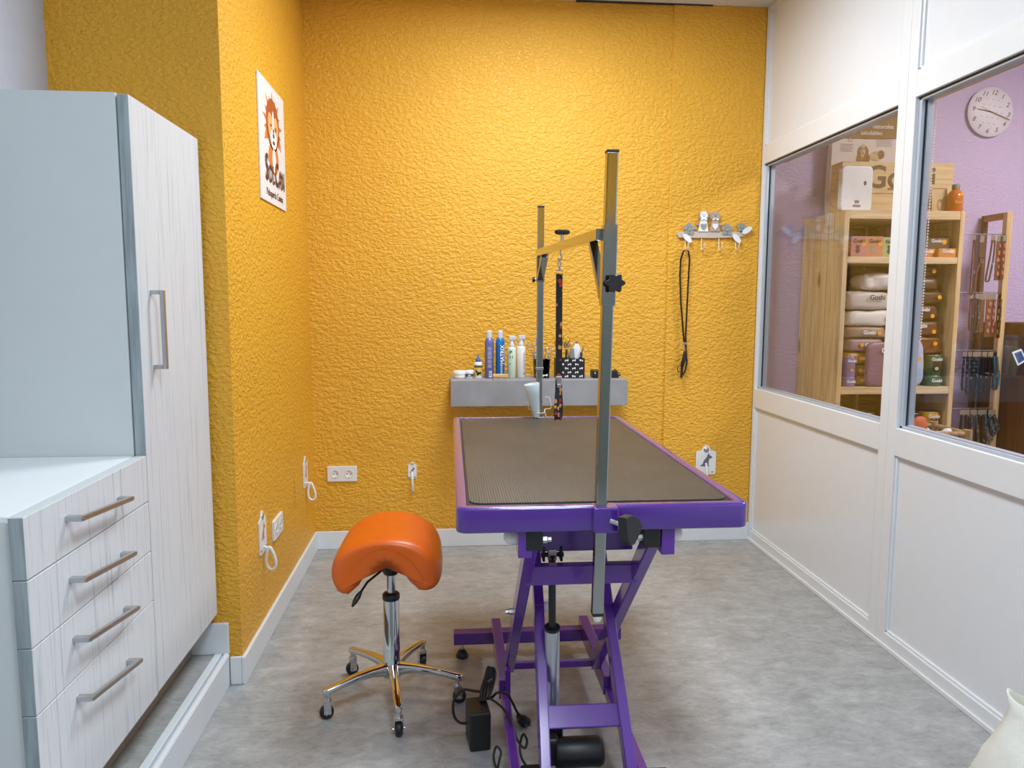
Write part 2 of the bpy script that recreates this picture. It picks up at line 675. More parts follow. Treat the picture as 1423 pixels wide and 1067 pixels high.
# white partition with two windows
FT = 0.06
m = MB(PVC)
GZ0, GZ1 = 0.815, 1.952
PANES = ((2.585, 3.718), (1.36, 2.485))
YEND = 1.27


def bar(y0, y1, z0, z1):
    m.box((XR, y0, z0), (XR + FT, y1, z1), 0.0025)


bar(3.718, YB - 0.009, 0.0, ZC)
bar(2.5355, 2.585, 0.0, ZC)
bar(2.485, 2.5345, 0.0, ZC)
bar(YEND, 1.36, 0.0, ZC)
for y0, y1 in PANES:
    bar(y0, y1, 0.0, 0.058)
    bar(y0, y1, 0.715, GZ0)
    bar(y0, y1, GZ1, 2.04)
    bar(y0, y1, 2.69, ZC)
m.box((XR - 0.008, YEND, 0), (XR, YB - 0.021, 0.017), 0.003)
m.use(PANEL)
for y0, y1 in PANES:
    for z0, z1 in ((0.058, 0.715), (2.04, 2.69)):
        m.box((XR + 0.014, y0, z0), (XR + FT - 0.01, y1, z1))
        for a, b, c, d in ((y0, y0 + 0.012, z0, z1), (y1 - 0.012, y1, z0, z1), (y0, y1, z0, z0 + 0.010), (y0, y1, z1 - 0.008, z1)):
            m.box((XR + 0.006, a, c), (XR + 0.015, b, d), 0.003)
m.box((XR, YF, 0), (XR + FT, YEND, ZC))
struct('wall_right', m)
for i, (y0, y1) in enumerate(PANES):
    w = thing('window_%d' % (i + 1), None, None, (XR + 0.03, (y0 + y1) / 2, GZ0), kind='structure')
    g = MB(ALU)
    X0, X1 = XR + 0.014, XR + 0.052
    g.box((X0, y1 - 0.016, GZ0), (X0 + 0.012, y1, GZ1), 0.002).box((X0 + 0.02, y1 - 0.024, GZ0), (X1, y1, GZ1), 0.002)
    g.box((X0, y0, GZ0), (X0 + 0.012, y0 + 0.012, GZ1), 0.002).box((X0 + 0.02, y0, GZ0), (X1, y0 + 0.02, GZ1), 0.002)
    g.box((X0, y0, GZ0), (X0 + 0.010, y1, GZ0 + 0.010), 0.002).box((X0 + 0.016, y0, GZ0), (X1, y1, GZ0 + 0.013), 0.002)
    g.box((X0, y0, GZ1 - 0.012), (X1, y1, GZ1), 0.002)
    g.use(RUBBER_SEAL)
    g.box((X0 + 0.012, y1 - 0.013, GZ0), (X0 + 0.02, y1, GZ1)).box((X0 - 0.002, y0, GZ1 - 0.006), (X1, y1, GZ1))
    sub('window_frame', g, w)
    sub('pane', MB(GLASS).box((XR + 0.030, y0 + 0.004, GZ0 + 0.004), (XR + 0.035, y1 - 0.004, GZ1 - 0.004)), w)

# the shop beyond
struct('wall_shop_back', MB(LILAC).box((XR + 0.03, YB, 0), (SHX + 0.1, YB + 0.1, ZC)))
struct('wall_shop_right', MB(LILAC).box((SHX, YF, 0), (SHX + 0.1, YB, ZC)))
struct('wall_shop_front', MB(BACKROOM).box((XR + 0.06, YF - 0.1, 0), (SHX + 0.1, YF, ZC)))

LED = emit_mat('led_diffuser', (1.0, 0.98, 0.95), 2.0)
for i, (x, y, lab) in enumerate(((0.42, 2.72, 'square white ceiling light above the grooming table'), (0.35, 0.6, 'square white ceiling light between the drawer cabinet and the partition'),
                                 (0.35, -1.0, 'added square ceiling light, unseen, brightening the wall behind the camera'),  # fitting of the added fill lamp
                                 (3.1, 2.1, 'square white ceiling light in the shop beside the shelves'), (3.1, 0.2, 'square white ceiling light near the shop entrance'))):
    t = thing('ceiling_light', lab, 'ceiling light', (x, y, ZC - 0.02), group='square ceiling lights')
    f = MB(PVC)
    for a, b in (((-0.31, -0.31), (0.31, -0.295)), ((-0.31, 0.295), (0.31, 0.31)), ((-0.31, -0.295), (-0.295, 0.295)), ((0.295, -0.295), (0.31, 0.295))):
        f.box((x + a[0], y + a[1], ZC - 0.022), (x + b[0], y + b[1], ZC), 0.002)
    sub('frame', f, t)
    sub('diffuser', MB(LED).box((x - 0.295, y - 0.295, ZC - 0.014), (x + 0.295, y + 0.295, ZC - 0.004)), t)

# ------------------------------------------------------------------ cabinets on the platform
CX = -0.757                     # plane of the fronts
BX = CX - 0.030                 # front of the carcases


def front(m, y0, y1, z0, z1, t=0.026):
    """grained front board whose near edge shows the grey banding"""
    x0 = CX - t
    m.use(LAMINATE).box((x0 + 0.001, y0 + 0.0012, z0), (CX, y1, z1), 0.0012)
    m.use(EDGE).box((x0, y0, z0 + 0.0005), (CX - 0.0012, y0 + 0.0012, z1 - 0.0005))
    m.use(LAM_PLAIN).box((x0 + 0.001, y0 + 0.002, z1), (CX - 0.002, y1 - 0.002, z1 + 0.0006))
    return m


def pull(vert, y0, y1, z0, z1):
    """square bow handle standing 32 mm off the front"""
    m = MB(STEEL)
    s = 0.011
    X1 = CX + 0.034
    if vert:
        m.box((X1 - s, y0 - 0.006, z0), (X1, y0 + 0.006, z1), 0.0015)
        for z in (z0, z1 - s):
            m.box((CX, y0 - 0.006, z), (X1 - s, y0 + 0.006, z + s), 0.0012)
    else:
        m.beam((X1 - s / 2, y0, z0), (X1 - s / 2, y1, z1), s, s, 0.0035)
        m.box((CX, y0, z0 - s / 2), (X1 - s / 2, y0 + 0.013, z0 + s / 2), 0.0015)
        m.box((CX, y1 - 0.013, z1 - s / 2), (X1 - s / 2, y1, z1 + s / 2), 0.0015)
    return m


YD0, YD1 = 1.887, 2.378
tc = thing('tall_cabinet', 'tall white grained cabinet standing against the yellow pillar', 'cabinet', ((PX0 + CX) / 2, (YD0 + YD1) / 2, PZ))
sub('body', MB(LAM_PLAIN).box((PX0 + 0.003, YD0 + 0.001, 0.246), (BX, YD1, 1.746), 0.001), tc)
sub('plinth', MB(PLINTH).box((PX0 + 0.02, YD0 + 0.002, PZ), (-0.845, YD1, 0.246)), tc, 'brown recessed plinth')
d = sub('door', front(MB(), YD0 + 0.002, YD1, 0.250, 1.742), tc)
sub('handle', pull(True, 1.965, 1.965, 1.082, 1.283), d, 'grey steel bow handle')

YW0 = 1.348
dc = thing('drawer_cabinet', 'low white four-drawer cabinet with a white worktop beside the tall cabinet', 'cabinet', ((PX0 + CX) / 2, (YW0 + YD0) / 2, PZ))
sub('body', MB(LAM_PLAIN).box((PX0 + 0.003, YW0 + 0.008, 0.246), (BX, YD0 - 0.001, 0.860), 0.001), dc)
sub('plinth', MB(PLINTH).box((PX0 + 0.02, YW0 + 0.02, PZ), (-0.845, YD0 - 0.001, 0.246)), dc, 'brown recessed plinth')
sub('worktop', MB(LAM_TOP).box((PX0 + 0.003, YW0 + 0.008, 0.860), (BX, YD0 - 0.001, 0.872), 0.0015), dc)
for (z0, z1), (h0, h1) in zip(((0.757, 0.8715), (0.629, 0.754), (0.500, 0.626), (0.247, 0.497)), ((0.828, 0.806), (0.703, 0.676), (0.579, 0.545), (0.454, 0.417))):
    dr = sub('drawer', front(MB(), YW0, YD0 - 0.001, z0, z1), dc)
    sub('handle', pull(False, 1.487, 1.728, h0, h1), dr, 'grey steel bar handle')

# ------------------------------------------------------------------ grooming table
TX0, TX1, TY0, TY1, TZ = 0.010, 0.668, 1.572, 2.872, 0.81
gt = thing('grooming_table', 'purple electric scissor-lift dog grooming table with a ribbed rubber mat', 'grooming table', ((TX0 + TX1) / 2, 2.2, 0))
prof = [(0.03, 0.754), (0.006, 0.752), (0.0015, 0.754), (0.0, 0.758), (0.0, 0.803), (0.0015, 0.808), (0.006, 0.81), (0.022, 0.81), (0.025, 0.809), (0.0255, 0.796)]
m = MB(PURPLE)
loops = [[Vector((x, y, z)) for x, y in rrect(TX0 + o, TY0 + o, TX1 - o, TY1 - o, max(0.022 - o * 0.75, 0.004), 5)] for o, z in prof]
m.loft(loops, True, True)
sub('tabletop', m, gt)
m = MB(MAT_RUBBER)
a = (TX0 + 0.0305, TY0 + 0.047, TX1 - 0.0305, TY1 - 0.0295)
m.loft([[Vector((x, y, z)) for x, y in rrect(a[0] + o, a[1] + o, a[2] - o, a[3] - o, 0.03, 6)] for o, z in ((0, 0.8050), (0, 0.8078), (0.001, 0.8085))], True, False)
sub('mat', m, gt, 'dark ribbed rubber mat')
sub('mat_tray', MB(BLACK).box((TX0 + 0.026, TY0 + 0.026, 0.794), (TX1 - 0.026, TY1 - 0.026, 0.8052)), gt, 'black recess under the mat')

LX, RX = 0.158, 0.478           # the two base rails
for x in (LX, RX):
    m = MB(PURPLE_DARK)
    m.box((x - 0.0165, 2.122, 0.06), (x + 0.0165, 2.57, 0.12), 0.003)
    m.box((x - 0.013, 1.665, 0.055), (x + 0.013, 2.122, 0.088), 0.003)
    m.box((x + 0.0, 2.095, 0.075), (x + 0.016, 2.121, 0.166), 0.002)
    sub('base_rail', m, gt)
for x0, x1, y in ((0.006, 0.606, 2.525), (0.13, 0.535, 1.69)):
    b = sub('foot_bar', MB(PURPLE_DARK).box((x0, y - 0.02, 0.052), (x1, y + 0.02, 0.096), 0.003), gt)
    for x in (x0 + 0.03, x1 - 0.03):
        p = MB(STEEL).lathe([(0.005, 0.022), (0.005, 0.055)], (x, y, 0), 10)
        p.use(BLACK).lathe([(0.021, 0.0), (0.0225, 0.006), (0.019, 0.016), (0.011, 0.027), (0.007, 0.028), (0, 0.028)], (x, y, 0), 16)
        sub('levelling_foot', p, b, 'black rubber levelling foot')

AX0, AX1, BX0, BX1 = 0.178, 0.453, 0.236, 0.426
m_low = {}
for x in (AX0, AX1):
    m = MB(PURPLE_DARK).beam((x, 1.598, 0.727), (x, 2.215, 0.118), 0.028, 0.042, 0.003, side=(1, 0, 0))
    sub('scissor_leg', m, gt)
for x, sx in ((BX0, -0.012), (BX1, 0.012)):
    m = MB(PURPLE_DARK).beam((x + sx, 1.655, 0.075), (x, 1.93, 0.43), 0.027, 0.042, 0.003, side=(1, 0, 0))
    m.beam((x, 1.928, 0.4275), (x - sx * 0.3, 2.20, 0.75), 0.027, 0.042, 0.003, side=(1, 0, 0))
    sub('scissor_leg', m, gt)
sub('cross_bar', MB(PURPLE_DARK).box((AX0, 1.715, 0.575), (AX1, 1.745, 0.622), 0.003), gt)
sub('cross_bar', MB(PURPLE_DARK).box((AX0 + 0.01, 1.77, 0.640), (AX1, 1.80, 0.700), 0.003), gt)
sub('cross_bar', MB(PURPLE_DARK).beam((BX0, 1.768, 0.205), (BX1, 1.768, 0.205), 0.056, 0.02, 0.003, side=(0, 0.62, 0.78)), gt)
sub('cross_bar', MB(PURPLE_DARK).box((AX0, 2.19, 0.118), (AX1, 2.208, 0.138), 0.002), gt)
for x in (AX0 + 0.006, AX1 - 0.004):
    sub('pivot_block', MB(BLACK).box((x - 0.019, 1.582, 0.708), (x + 0.019, 1.64, 0.753), 0.003), gt, 'black pivot block')
for x, s in ((0.163, -1), (0.487, 1)):
    m = MB(PURPLE_DARK).box((x - 0.0155, 1.585, 0.690), (x + 0.0155, 1.64, 0.753), 0.003)
    sub('bracket', m, gt)
    m = MB(WHITE).lathe([(0.019, 0), (0.019, 0.012), (0.015, 0.024), (0.006, 0.029), (0, 0.03)], (0, 0, 0), 16, axis_x((x + s * 0.0155, 1.63, 0.727), s))
    sub('bolt_cap', m, gt, 'white round bolt cap')
for x, s, z in ((BX0 + 0.014, 1, 0.43), (BX1 - 0.014, -1, 0.43)):
    m = MB(WHITE).lathe([(0.014, 0), (0.014, 0.010), (0.011, 0.018), (0, 0.022)], (0, 0, 0), 14, axis_x((x, 1.93, z), s))
    sub('bolt_cap', m, gt, 'white round bolt cap')
for p in ((AX0 - 0.014, 1.905, 0.43), (AX1 - 0.023, 1.60, 0.728), (AX0 + 0.025, 1.60, 0.728)):
    s = -1 if p[0] != AX0 + 0.025 else 1
    m = MB(STEEL).lathe([(0.0085, 0), (0.0085, 0.010), (0.006, 0.012), (0.006, 0.02), (0, 0.02)], (0, 0, 0), 6, axis_x(p, s), False)
    sub('bolt', m, gt, 'steel bolt head')

# lifting actuator
P0, P1 = Vector((0.268, 1.868, 0.13)), Vector((0.250, 1.775, 0.632))
dv = P1 - P0
ac = sub('actuator', MB(BLACK).tube([P0 + dv * 0.56, P1], 0.0095, 14), gt, 'black lifting rod')
sub('tube', MB(SILVER).tube([P0, P0 + dv * 0.58], 0.0195, 20).use(BLACK).tube([P0 + dv * 0.575, P0 + dv * 0.59], 0.0205, 20), ac, 'silver lifting cylinder')
m = MB(STEEL).box((0.239, 1.768, 0.618), (0.261, 1.784, 0.645), 0.003)
m.use(BLACK).tube([(0.222, 1.775, 0.631), (0.279, 1.775, 0.631)], 0.006, 10)
for x in (0.228, 0.272):
    m.box((x - 0.003, 1.762, 0.617), (x + 0.003, 1.79, 0.652), 0.001)
    m.lathe([(0.009, -0.004), (0.009, 0.004)], (0, 0, 0), 6, axis_x((x, 1.775, 0.631), 1), False)
sub('clevis', m, ac)
m = MB(BLACK).box((0.236, 1.80, 0.055), (0.288, 1.89, 0.165), 0.012, 3)
m.box((0.228, 1.76, 0.075), (0.270, 1.84, 0.150), 0.01, 3)
m.lathe([(0.034, 0), (0.0375, 0.006), (0.0375, 0.115), (0.033, 0.124), (0, 0.124)], (0, 0, 0), 28, axis_x((0.262, 1.775, 0.105), 1))
sub('motor', m, ac, 'black cylindrical lifting motor')

# overhead arm clamped to both ends of the table
sub('clamp_block', MB(PURPLE).box((0.310, 1.553, 0.753), (0.366, 1.60, 0.8105), 0.006, 3), gt)
m = MB(PURPLE).box((0.318, 2.845, 0.753), (0.374, 2.892, 0.809), 0.006, 3)
sub('clamp_block', m, gt)
NP0, NP1 = Vector((0.3262, 1.580, 0.562)), Vector((0.3415, 1.580, 1.569))
FP0, FP1 = Vector((0.3460, 2.866, 0.60)), Vector((0.3480, 2.866, 1.616))


def lerp(a, b, z):
    return a + (b - a) * ((z - a.z) / (b.z - a.z))


for A, B, zs in ((NP0, NP1, (1.248, 1.419)), (FP0, FP1, (1.333, 1.455))):
    m = MB(CHROME_SOFT).beam(A, B, 0.025, 0.025, 0.003, side=(1, 0, 0))
    po = sub('post', m, gt, 'chrome square post')
    sub('sleeve', MB(CHROME_SOFT).beam(lerp(A, B, zs[0]), lerp(A, B, zs[1]), 0.0305, 0.0305, 0.002, side=(1, 0, 0)), po)
    m = MB(BLACK).beam(B - Vector((0, 0, 0.002)), B + Vector((0, 0, 0.005)), 0.0258, 0.0258, 0.002, side=(1, 0, 0))
    sub('end_cap', m, po, 'black plastic end cap')
    sub('end_cap', MB(BLACK).beam(A - Vector((0, 0, 0.005)), A + Vector((0, 0, 0.003)), 0.0258, 0.0258, 0.002, side=(1, 0, 0)), po, 'black plastic end cap')
    if A is NP0:
        sub('end_bolt', MB(WHITE).lathe([(0.0, -0.022), (0.008, -0.020), (0.0105, -0.012), (0.0105, -0.004)], A, 16), po, 'white round bolt under the post')
    else:
        sub('collar', MB(STEEL).beam(lerp(A, B, 0.995), lerp(A, B, 1.005), 0.029, 0.029, 0.001, side=(1, 0, 0)), po)
HB0, HB1 = Vector((0.3250, 1.592, 1.400)), Vector((0.3395, 2.852, 1.443))
sub('top_bar', MB(CHROME_SOFT).beam(HB0, HB1, 0.025, 0.025, 0.002, side=(1, 0, 0)), gt, 'chrome horizontal top bar')
sub('brace', MB(CHROME_SOFT).beam((0.3265, 1.700, 1.392), (0.3310, 1.594, 1.268), 0.020, 0.016, 0.002, side=(1, 0, 0)), gt, 'chrome diagonal brace')
sub('brace', MB(CHROME_SOFT).beam((0.3435, 2.70, 1.425), (0.3455, 2.852, 1.345), 0.026, 0.016, 0.002, side=(1, 0, 0)), gt, 'chrome diagonal brace')


def star(r, h, n=6):
    pts = []
    for i in range(n * 8):
        a = 2 * PI * i / (n * 8)
        pts.append(((r * (0.86 + 0.14 * math.cos(n * a))) * math.cos(a), (r * (0.86 + 0.14 * math.cos(n * a))) * math.sin(a)))
    return pts


def star_knob(M, r=0.021, h=0.016, stem=0.012):
    m = MB(STEEL).lathe([(0.005, 0), (0.005, stem)], (0, 0, 0), 10, M)
    m.use(BLACK)
    lo = [[M @ Vector((x * k, y * k, stem + z)) for x, y in star(r, h)] for k, z in ((0.55, 0), (0.9, 0.002), (1, 0.006), (1, h - 0.004), (0.9, h))]
    m.loft(lo, True, True)
    return m


sub('knob', star_knob(frame((0.346, 1.565, 1.296), (1, 0, 0), (0, 0, 1)), 0.0215, 0.016, 0.010), gt, 'black star knob')
sub('knob', star_knob(frame((0.331, 2.866, 1.343), (0, 1, 0), (0, 0, 1)) @ Matrix.Rotation(PI, 4, 'X'), 0.012, 0.010, 0.004), gt, 'black star knob')
sub('knob', star_knob(frame((0.3325, 2.21, 1.433), (1, 0, 0), (0, 1, 0)), 0.023, 0.013, 0.022), gt, 'black star knob')
m = MB(STEEL).tube([(0.3262, 2.20, 1.408), (0.3262, 2.20, 1.398), (0.331, 2.20, 1.390), (0.329, 2.20, 1.381), (0.322, 2.20, 1.380), (0.319, 2.20, 1.387)], 0.0025, 8)
sub('hook', m, gt, 'steel leash hook')
m = MB(STEEL).tube([(0.347, 1.553, 0.781), (0.377, 1.528, 0.775)], 0.0052, 12)
sub('clamp_screw', m, gt, 'steel clamp screw')
Mk = frame((0.379, 1.522, 0.775), (0.80, 0.60, 0.0), (-0.10, 0.10, 1.0))
m = MB(BLACK)
oz = [[Mk @ Vector((x * k, y * k, z)) for x, y in [(-0.020, 0.026), (0.004, 0.028), (0.026, 0.016), (0.036, -0.002), (0.022, -0.020), (0.004, -0.036), (-0.012, -0.036), (-0.020, -0.026)]]
      for k, z in ((0.9, -0.012), (1, -0.009), (1, 0.009), (0.9, 0.012))]
m.loft(oz, True, False)
sub('clamp_knob', m, gt, 'black wedge-shaped clamp knob')

# ------------------------------------------------------------------ saddle stool
st = thing('saddle_stool', 'orange saddle stool on a chrome five-star base with castors', 'stool', (-0.19, 2.27, 0), 0.0)
sec = [(-75, 62), (-74, 42), (-66, 24), (-50, 11), (-28, 3), (-5, 0), (22, 1), (46, 10), (64, 25), (73, 42), (75, 60), (71, 75), (60, 85), (43, 86), (31, 73), (19, 54), (8, 34), (-4, 25), (-14, 33), (-25, 54), (-37, 76), (-51, 90), (-66, 84)]
mid = [(-54, 72), (-50, 48), (-34, 24), (-5, 13), (26, 20), (47, 44), (53, 70)]
K = lambda p: Vector((p[0] * 0.00220, 0.172 - p[1] * 0.00191))
sec, mid = [K(p) for p in sec], [K(p) for p in mid]


def core(p):
    best = None
    for a, b in zip(mid, mid[1:]):
        t = max(0, min(1, (p - a).dot(b - a) / (b - a).length_squared))
        c = a + (b - a) * t
        if best is None or (p - c).length < (p - best).length:
            best = c
    return best


m = MB(ORANGE)
loops = []
for y, k, dz in ((-0.168, 0.10, 0.004), (-0.167, 0.40, 0.003), (-0.162, 0.66, 0.002), (-0.150, 0.86, 0.001), (-0.132, 0.96, 0.0), (-0.10, 1.0, 0.0), (-0.04, 1.0, -0.002), (0.03, 0.97, -0.003), (0.09, 0.92, 0.0), (0.14, 0.80, 0.004), (0.162, 0.60, 0.006), (0.170, 0.20, 0.008)):
    loops.append([Vector((core(p).x + (p.x - core(p).x) * k, y + 0.008 * (p.y - 0.1) / 0.1, core(p).y + (p.y - core(p).y) * k + dz + 0.398)) for p in sec])
m.loft(loops, True, True)
seat = sub('seat', m, st)
md = seat.modifiers.new('sub', 'SUBSURF')
md.levels = md.render_levels = 2
pts = [loops[4][i % len(sec)] + Vector((0, -0.002, 0.004)) for i in range(12, len(sec))]
sub('piping', MB(ORANGE_PIPE).tube(pts, 0.002, 6), seat, 'stitched edge piping')
m = MB(CHROME).lathe([(0.0135, 0.33), (0.0135, 0.425)], (0, 0, 0), 20)
m.lathe([(0.030, 0.075), (0.030, 0.10), (0.0255, 0.112), (0.0255, 0.335), (0.0245, 0.337)], (0, 0, 0), 28)
sub('column', m, st, 'chrome gas column')
sub('collar', MB(BLACK).lathe([(0.026, 0.326), (0.0275, 0.330), (0.0275, 0.342), (0.022, 0.348), (0.014, 0.349)], (0, 0, 0), 24), st, 'black plastic column collar')
m = MB(BLACK).lathe([(0.021, 0.408), (0.026, 0.416), (0.026, 0.43), (0.05, 0.44), (0.05, 0.462)], (0, 0, 0), 20)
sub('seat_bracket', m, st, 'black bracket under the seat')
m = MB(BLACK).tube([(-0.02, -0.05, 0.44), (-0.06, -0.11, 0.425), (-0.080, -0.135, 0.400)], 0.0035, 8)
m.tube([(-0.076, -0.130, 0.405), (-0.084, -0.140, 0.394), (-0.092, -0.150, 0.383), (-0.100, -0.158, 0.370)], [0.004, 0.0085, 0.008, 0.003], 10)
sub('lever', m, st, 'black height lever')
for deg in (-81, -150, -13, 132, 66):
    a = math.radians(deg)
    dx, dy = math.cos(a), math.sin(a)
    R3 = Matrix.Rotation(a, 4, 'Z')
    m = MB(CHROME)
    loops = []
    for r, zc, hw, hh in ((0.0, 0.098, 0.020, 0.022), (0.03, 0.100, 0.0175, 0.019), (0.07, 0.103, 0.0145, 0.014), (0.12, 0.101, 0.0135, 0.0115), (0.17, 0.094, 0.0125, 0.0105), (0.21, 0.086, 0.012, 0.011), (0.226, 0.084, 0.010, 0.0105), (0.229, 0.084, 0.006, 0.008)):
        loops.append([R3 @ Vector((r, hw * math.copysign(abs(math.cos(t)) ** 0.6, math.cos(t)), zc + hh * math.copysign(abs(math.sin(t)) ** 0.6, math.sin(t)))) for t in [2 * PI * i / 16 for i in range(16)]])
    m.loft(loops, True, True)
    arm = sub('base_arm', m, st, 'polished five-star base arm')
    cx, cy = dx * 0.214, dy * 0.214
    cas = Matrix.Translation((cx, cy, 0)) @ Matrix.Rotation(math.radians(deg * 1.3 + 25), 4, 'Z')
    m = MB(CHROME).lathe([(0.0095, 0.062), (0.0095, 0.078)], (0, 0, 0), 14, cas)
    m.lathe([(0.012, 0.055), (0.013, 0.060), (0.011, 0.064)], (0, 0, 0), 14, cas)
    for s in (-1, 1):
        m.box((-0.010, s * 0.0125 - 0.0015, 0.018), (0.012, s * 0.0125 + 0.0015, 0.058), 0.0012, M=cas)
    m.box((-0.010, -0.0135, 0.050), (0.014, 0.0135, 0.058), 0.002, M=cas)
    m.tube([cas @ Vector((0.004, -0.018, 0.0215)), cas @ Vector((0.004, 0.018, 0.0215))], 0.0035, 8)
    m.use(BLACK).lathe([(0.017, -0.010), (0.0205, -0.008), (0.0215, 0), (0.0205, 0.008), (0.017, 0.010)], (0, 0, 0), 22, cas @ Matrix.Translation((0.004, 0, 0.0215)) @ Matrix.Rotation(PI / 2, 4, 'X'))
    sub('castor', m, arm, 'chrome castor with a black wheel')

# ------------------------------------------------------------------ things on the salon walls
YW = YB - 0.0005
YWP = YB - 0.0095
# shop sign on the left wall
sg = thing('poster', 'white shop sign with an orange sun-dog emblem on the left yellow wall', 'poster', (XL, 3.04, 1.63))
Y0, Y1, Z0, Z1 = 2.832, 3.250, 1.632, 2.083
sub('board', MB(pm('poster_white', (232, 226, 224), 0.5, var=0.01)).box((XL + 0.0005, Y0, Z0), (XL + 0.006, Y1, Z1), 0.001), sg)
Mp = frame((XL + 0.006, 3.045, 1.905), (0, 1, 0), (0, 0, 1))


def lay(k):
    return Mp @ Matrix.Translation((0, 0, 0.0006 * k))


EM_O = pm('emblem_orange', (222, 122, 48), 0.6)
EM_L = pm('emblem_light_orange', (232, 170, 110), 0.6)
EM_R = pm('emblem_russet', (176, 84, 40), 0.6)
em = MB(EM_O)
Mp0 = Mp
Mp = Mp @ Matrix.Translation((0, 0.02, 0)) @ Matrix.Diagonal((1.3, 1, 1, 1))
for i in range(13):                      # sun rays round the head
    a = -0.5 + i * (PI + 1.0) / 12
    L = 0.125 if i % 2 == 0 else 0.108
    ca, sa = math.cos(a), math.sin(a)
    em.prism([(0.072 * ca - 0.014 * sa, 0.085 * sa + 0.014 * ca), (L * ca, 1.1 * L * sa), (0.072 * ca + 0.014 * sa, 0.085 * sa - 0.014 * ca)], lay(0), 0.0006)
em.use(EM_R).prism(ell(0, 0.012, 0.082, 0.098), lay(1), 0.0006)
em.use(EM_O).prism(ell(0, -0.115, 0.062, 0.062), lay(1), 0.0006)
em.prism([(-0.10, -0.05), (-0.075, -0.005), (-0.058, -0.055)], lay(1), 0.0006).prism([(0.10, -0.05), (0.075, -0.005), (0.058, -0.055)], lay(1), 0.0006)
em.use(EM_L).prism(ell(-0.03, 0.0, 0.034, 0.05, rot=0.2), lay(2), 0.0006).prism(ell(0.03, 0.0, 0.034, 0.05, rot=-0.2), lay(2), 0.0006)
em.use(INK_WHITE).prism(ell(0, -0.042, 0.040, 0.038), lay(3), 0.0006).prism(ell(0, -0.125, 0.022, 0.045), lay(3), 0.0006).prism(ell(0, 0.02, 0.010, 0.045), lay(3), 0.0006)
em.use(INK_BROWN).prism(ell(0, -0.030, 0.011, 0.008), lay(4), 0.0006).prism(ell(0, -0.056, 0.014, 0.007), lay(4), 0.0006)
em.prism(ell(-0.030, 0.004, 0.011, 0.003), lay(4), 0.0006).prism(ell(0.030, 0.002, 0.006, 0.009), lay(4), 0.0006)
sub('emblem', em, sg, 'orange sun-dog emblem')
Mp = Mp0
m = MB(INK_BROWN)
for s_, x_, z_, k_ in (('S', -0.122, -0.150, 0.094), ('O', -0.068, -0.166, 0.064), ('L', -0.020, -0.166, 0.064), ('C', 0.036, -0.156, 0.088), ('A', 0.093, -0.166, 0.070), ('N', 0.142, -0.166, 0.070)):
    m.text(s_, k_, Mp @ Matrix.Translation((x_, z_, 0.0035)) @ Matrix.Diagonal((1.0, 1.45, 1, 1)), bold=True)
sub('lettering', m, sg, 'brown lettering')
sub('lettering', MB(INK_BROWN).text('Peluquería Canina', 0.034, Mp @ Matrix.Translation((0.004, -0.236, 0.0006)) @ Matrix.Diagonal((1.1, 1.15, 1, 1))), sg, 'small brown lettering')


def socket(M, label):
    """double socket plate: local x along the wall, y up, z out of it"""
    o = M.to_translation()
    t = thing('wall_socket', label, 'socket', o - Vector((0, 0, 0.04)), group='double white wall sockets')
    m = MB(WHITE)
    m.loft([[M @ Vector((x, y, z)) for x, y in rrect(-0.074 + k, -0.0395 + k, 0.074 - k, 0.0395 - k, 0.004, 3)] for k, z in ((0, 0), (0, 0.007), (0.002, 0.009))], True, False)
    sub('plate', m, t)
    for sx in (-0.0345, 0.0345):
        m = MB(WHITE).lathe([(0.0215, 0.009), (0.0215, 0.0105), (0.0195, 0.0105), (0.019, 0.0098), (0.0, 0.0096)], (0, 0, 0), 24, M @ Matrix.Translation((sx, 0, 0)))
        m.use(BLACK)
        for hx in (-0.0095, 0.0095):
            m.prism(ell(hx + sx, 0, 0.0027, 0.0027, 10), M @ Matrix.Translation((0, 0, 0.0098)), 0.0006)
        m.use(STEEL).box((sx - 0.003, 0.0165, 0.0095), (sx + 0.003, 0.0200, 0.0115), M=M).box((sx - 0.003, -0.0200, 0.0095), (sx + 0.003, -0.0165, 0.0115), M=M)
        sub('outlet', m, t)
    return t


socket(facing_cam((-0.550, YW, 0.389)), 'white double wall socket on the yellow back wall')
socket(frame((XL + 0.0005, 2.925, 0.372), (0, 1, 0), (0, 0, 1)), 'white double wall socket on the left wall beside the nearer hook')

tag(MB(YELLOW).box((XL + 0.0003, 3.277, 0.355), (XL + 0.003, 3.44, 0.475), 0.0015).build('cover_plate'),
    'yellow painted-over junction box cover low on the left wall', 'cover plate')


GREY_INK = pm('grey_print', (108, 104, 122), 0.6)
BROWN_INK = pm('brown_print', (186, 132, 104), 0.6)


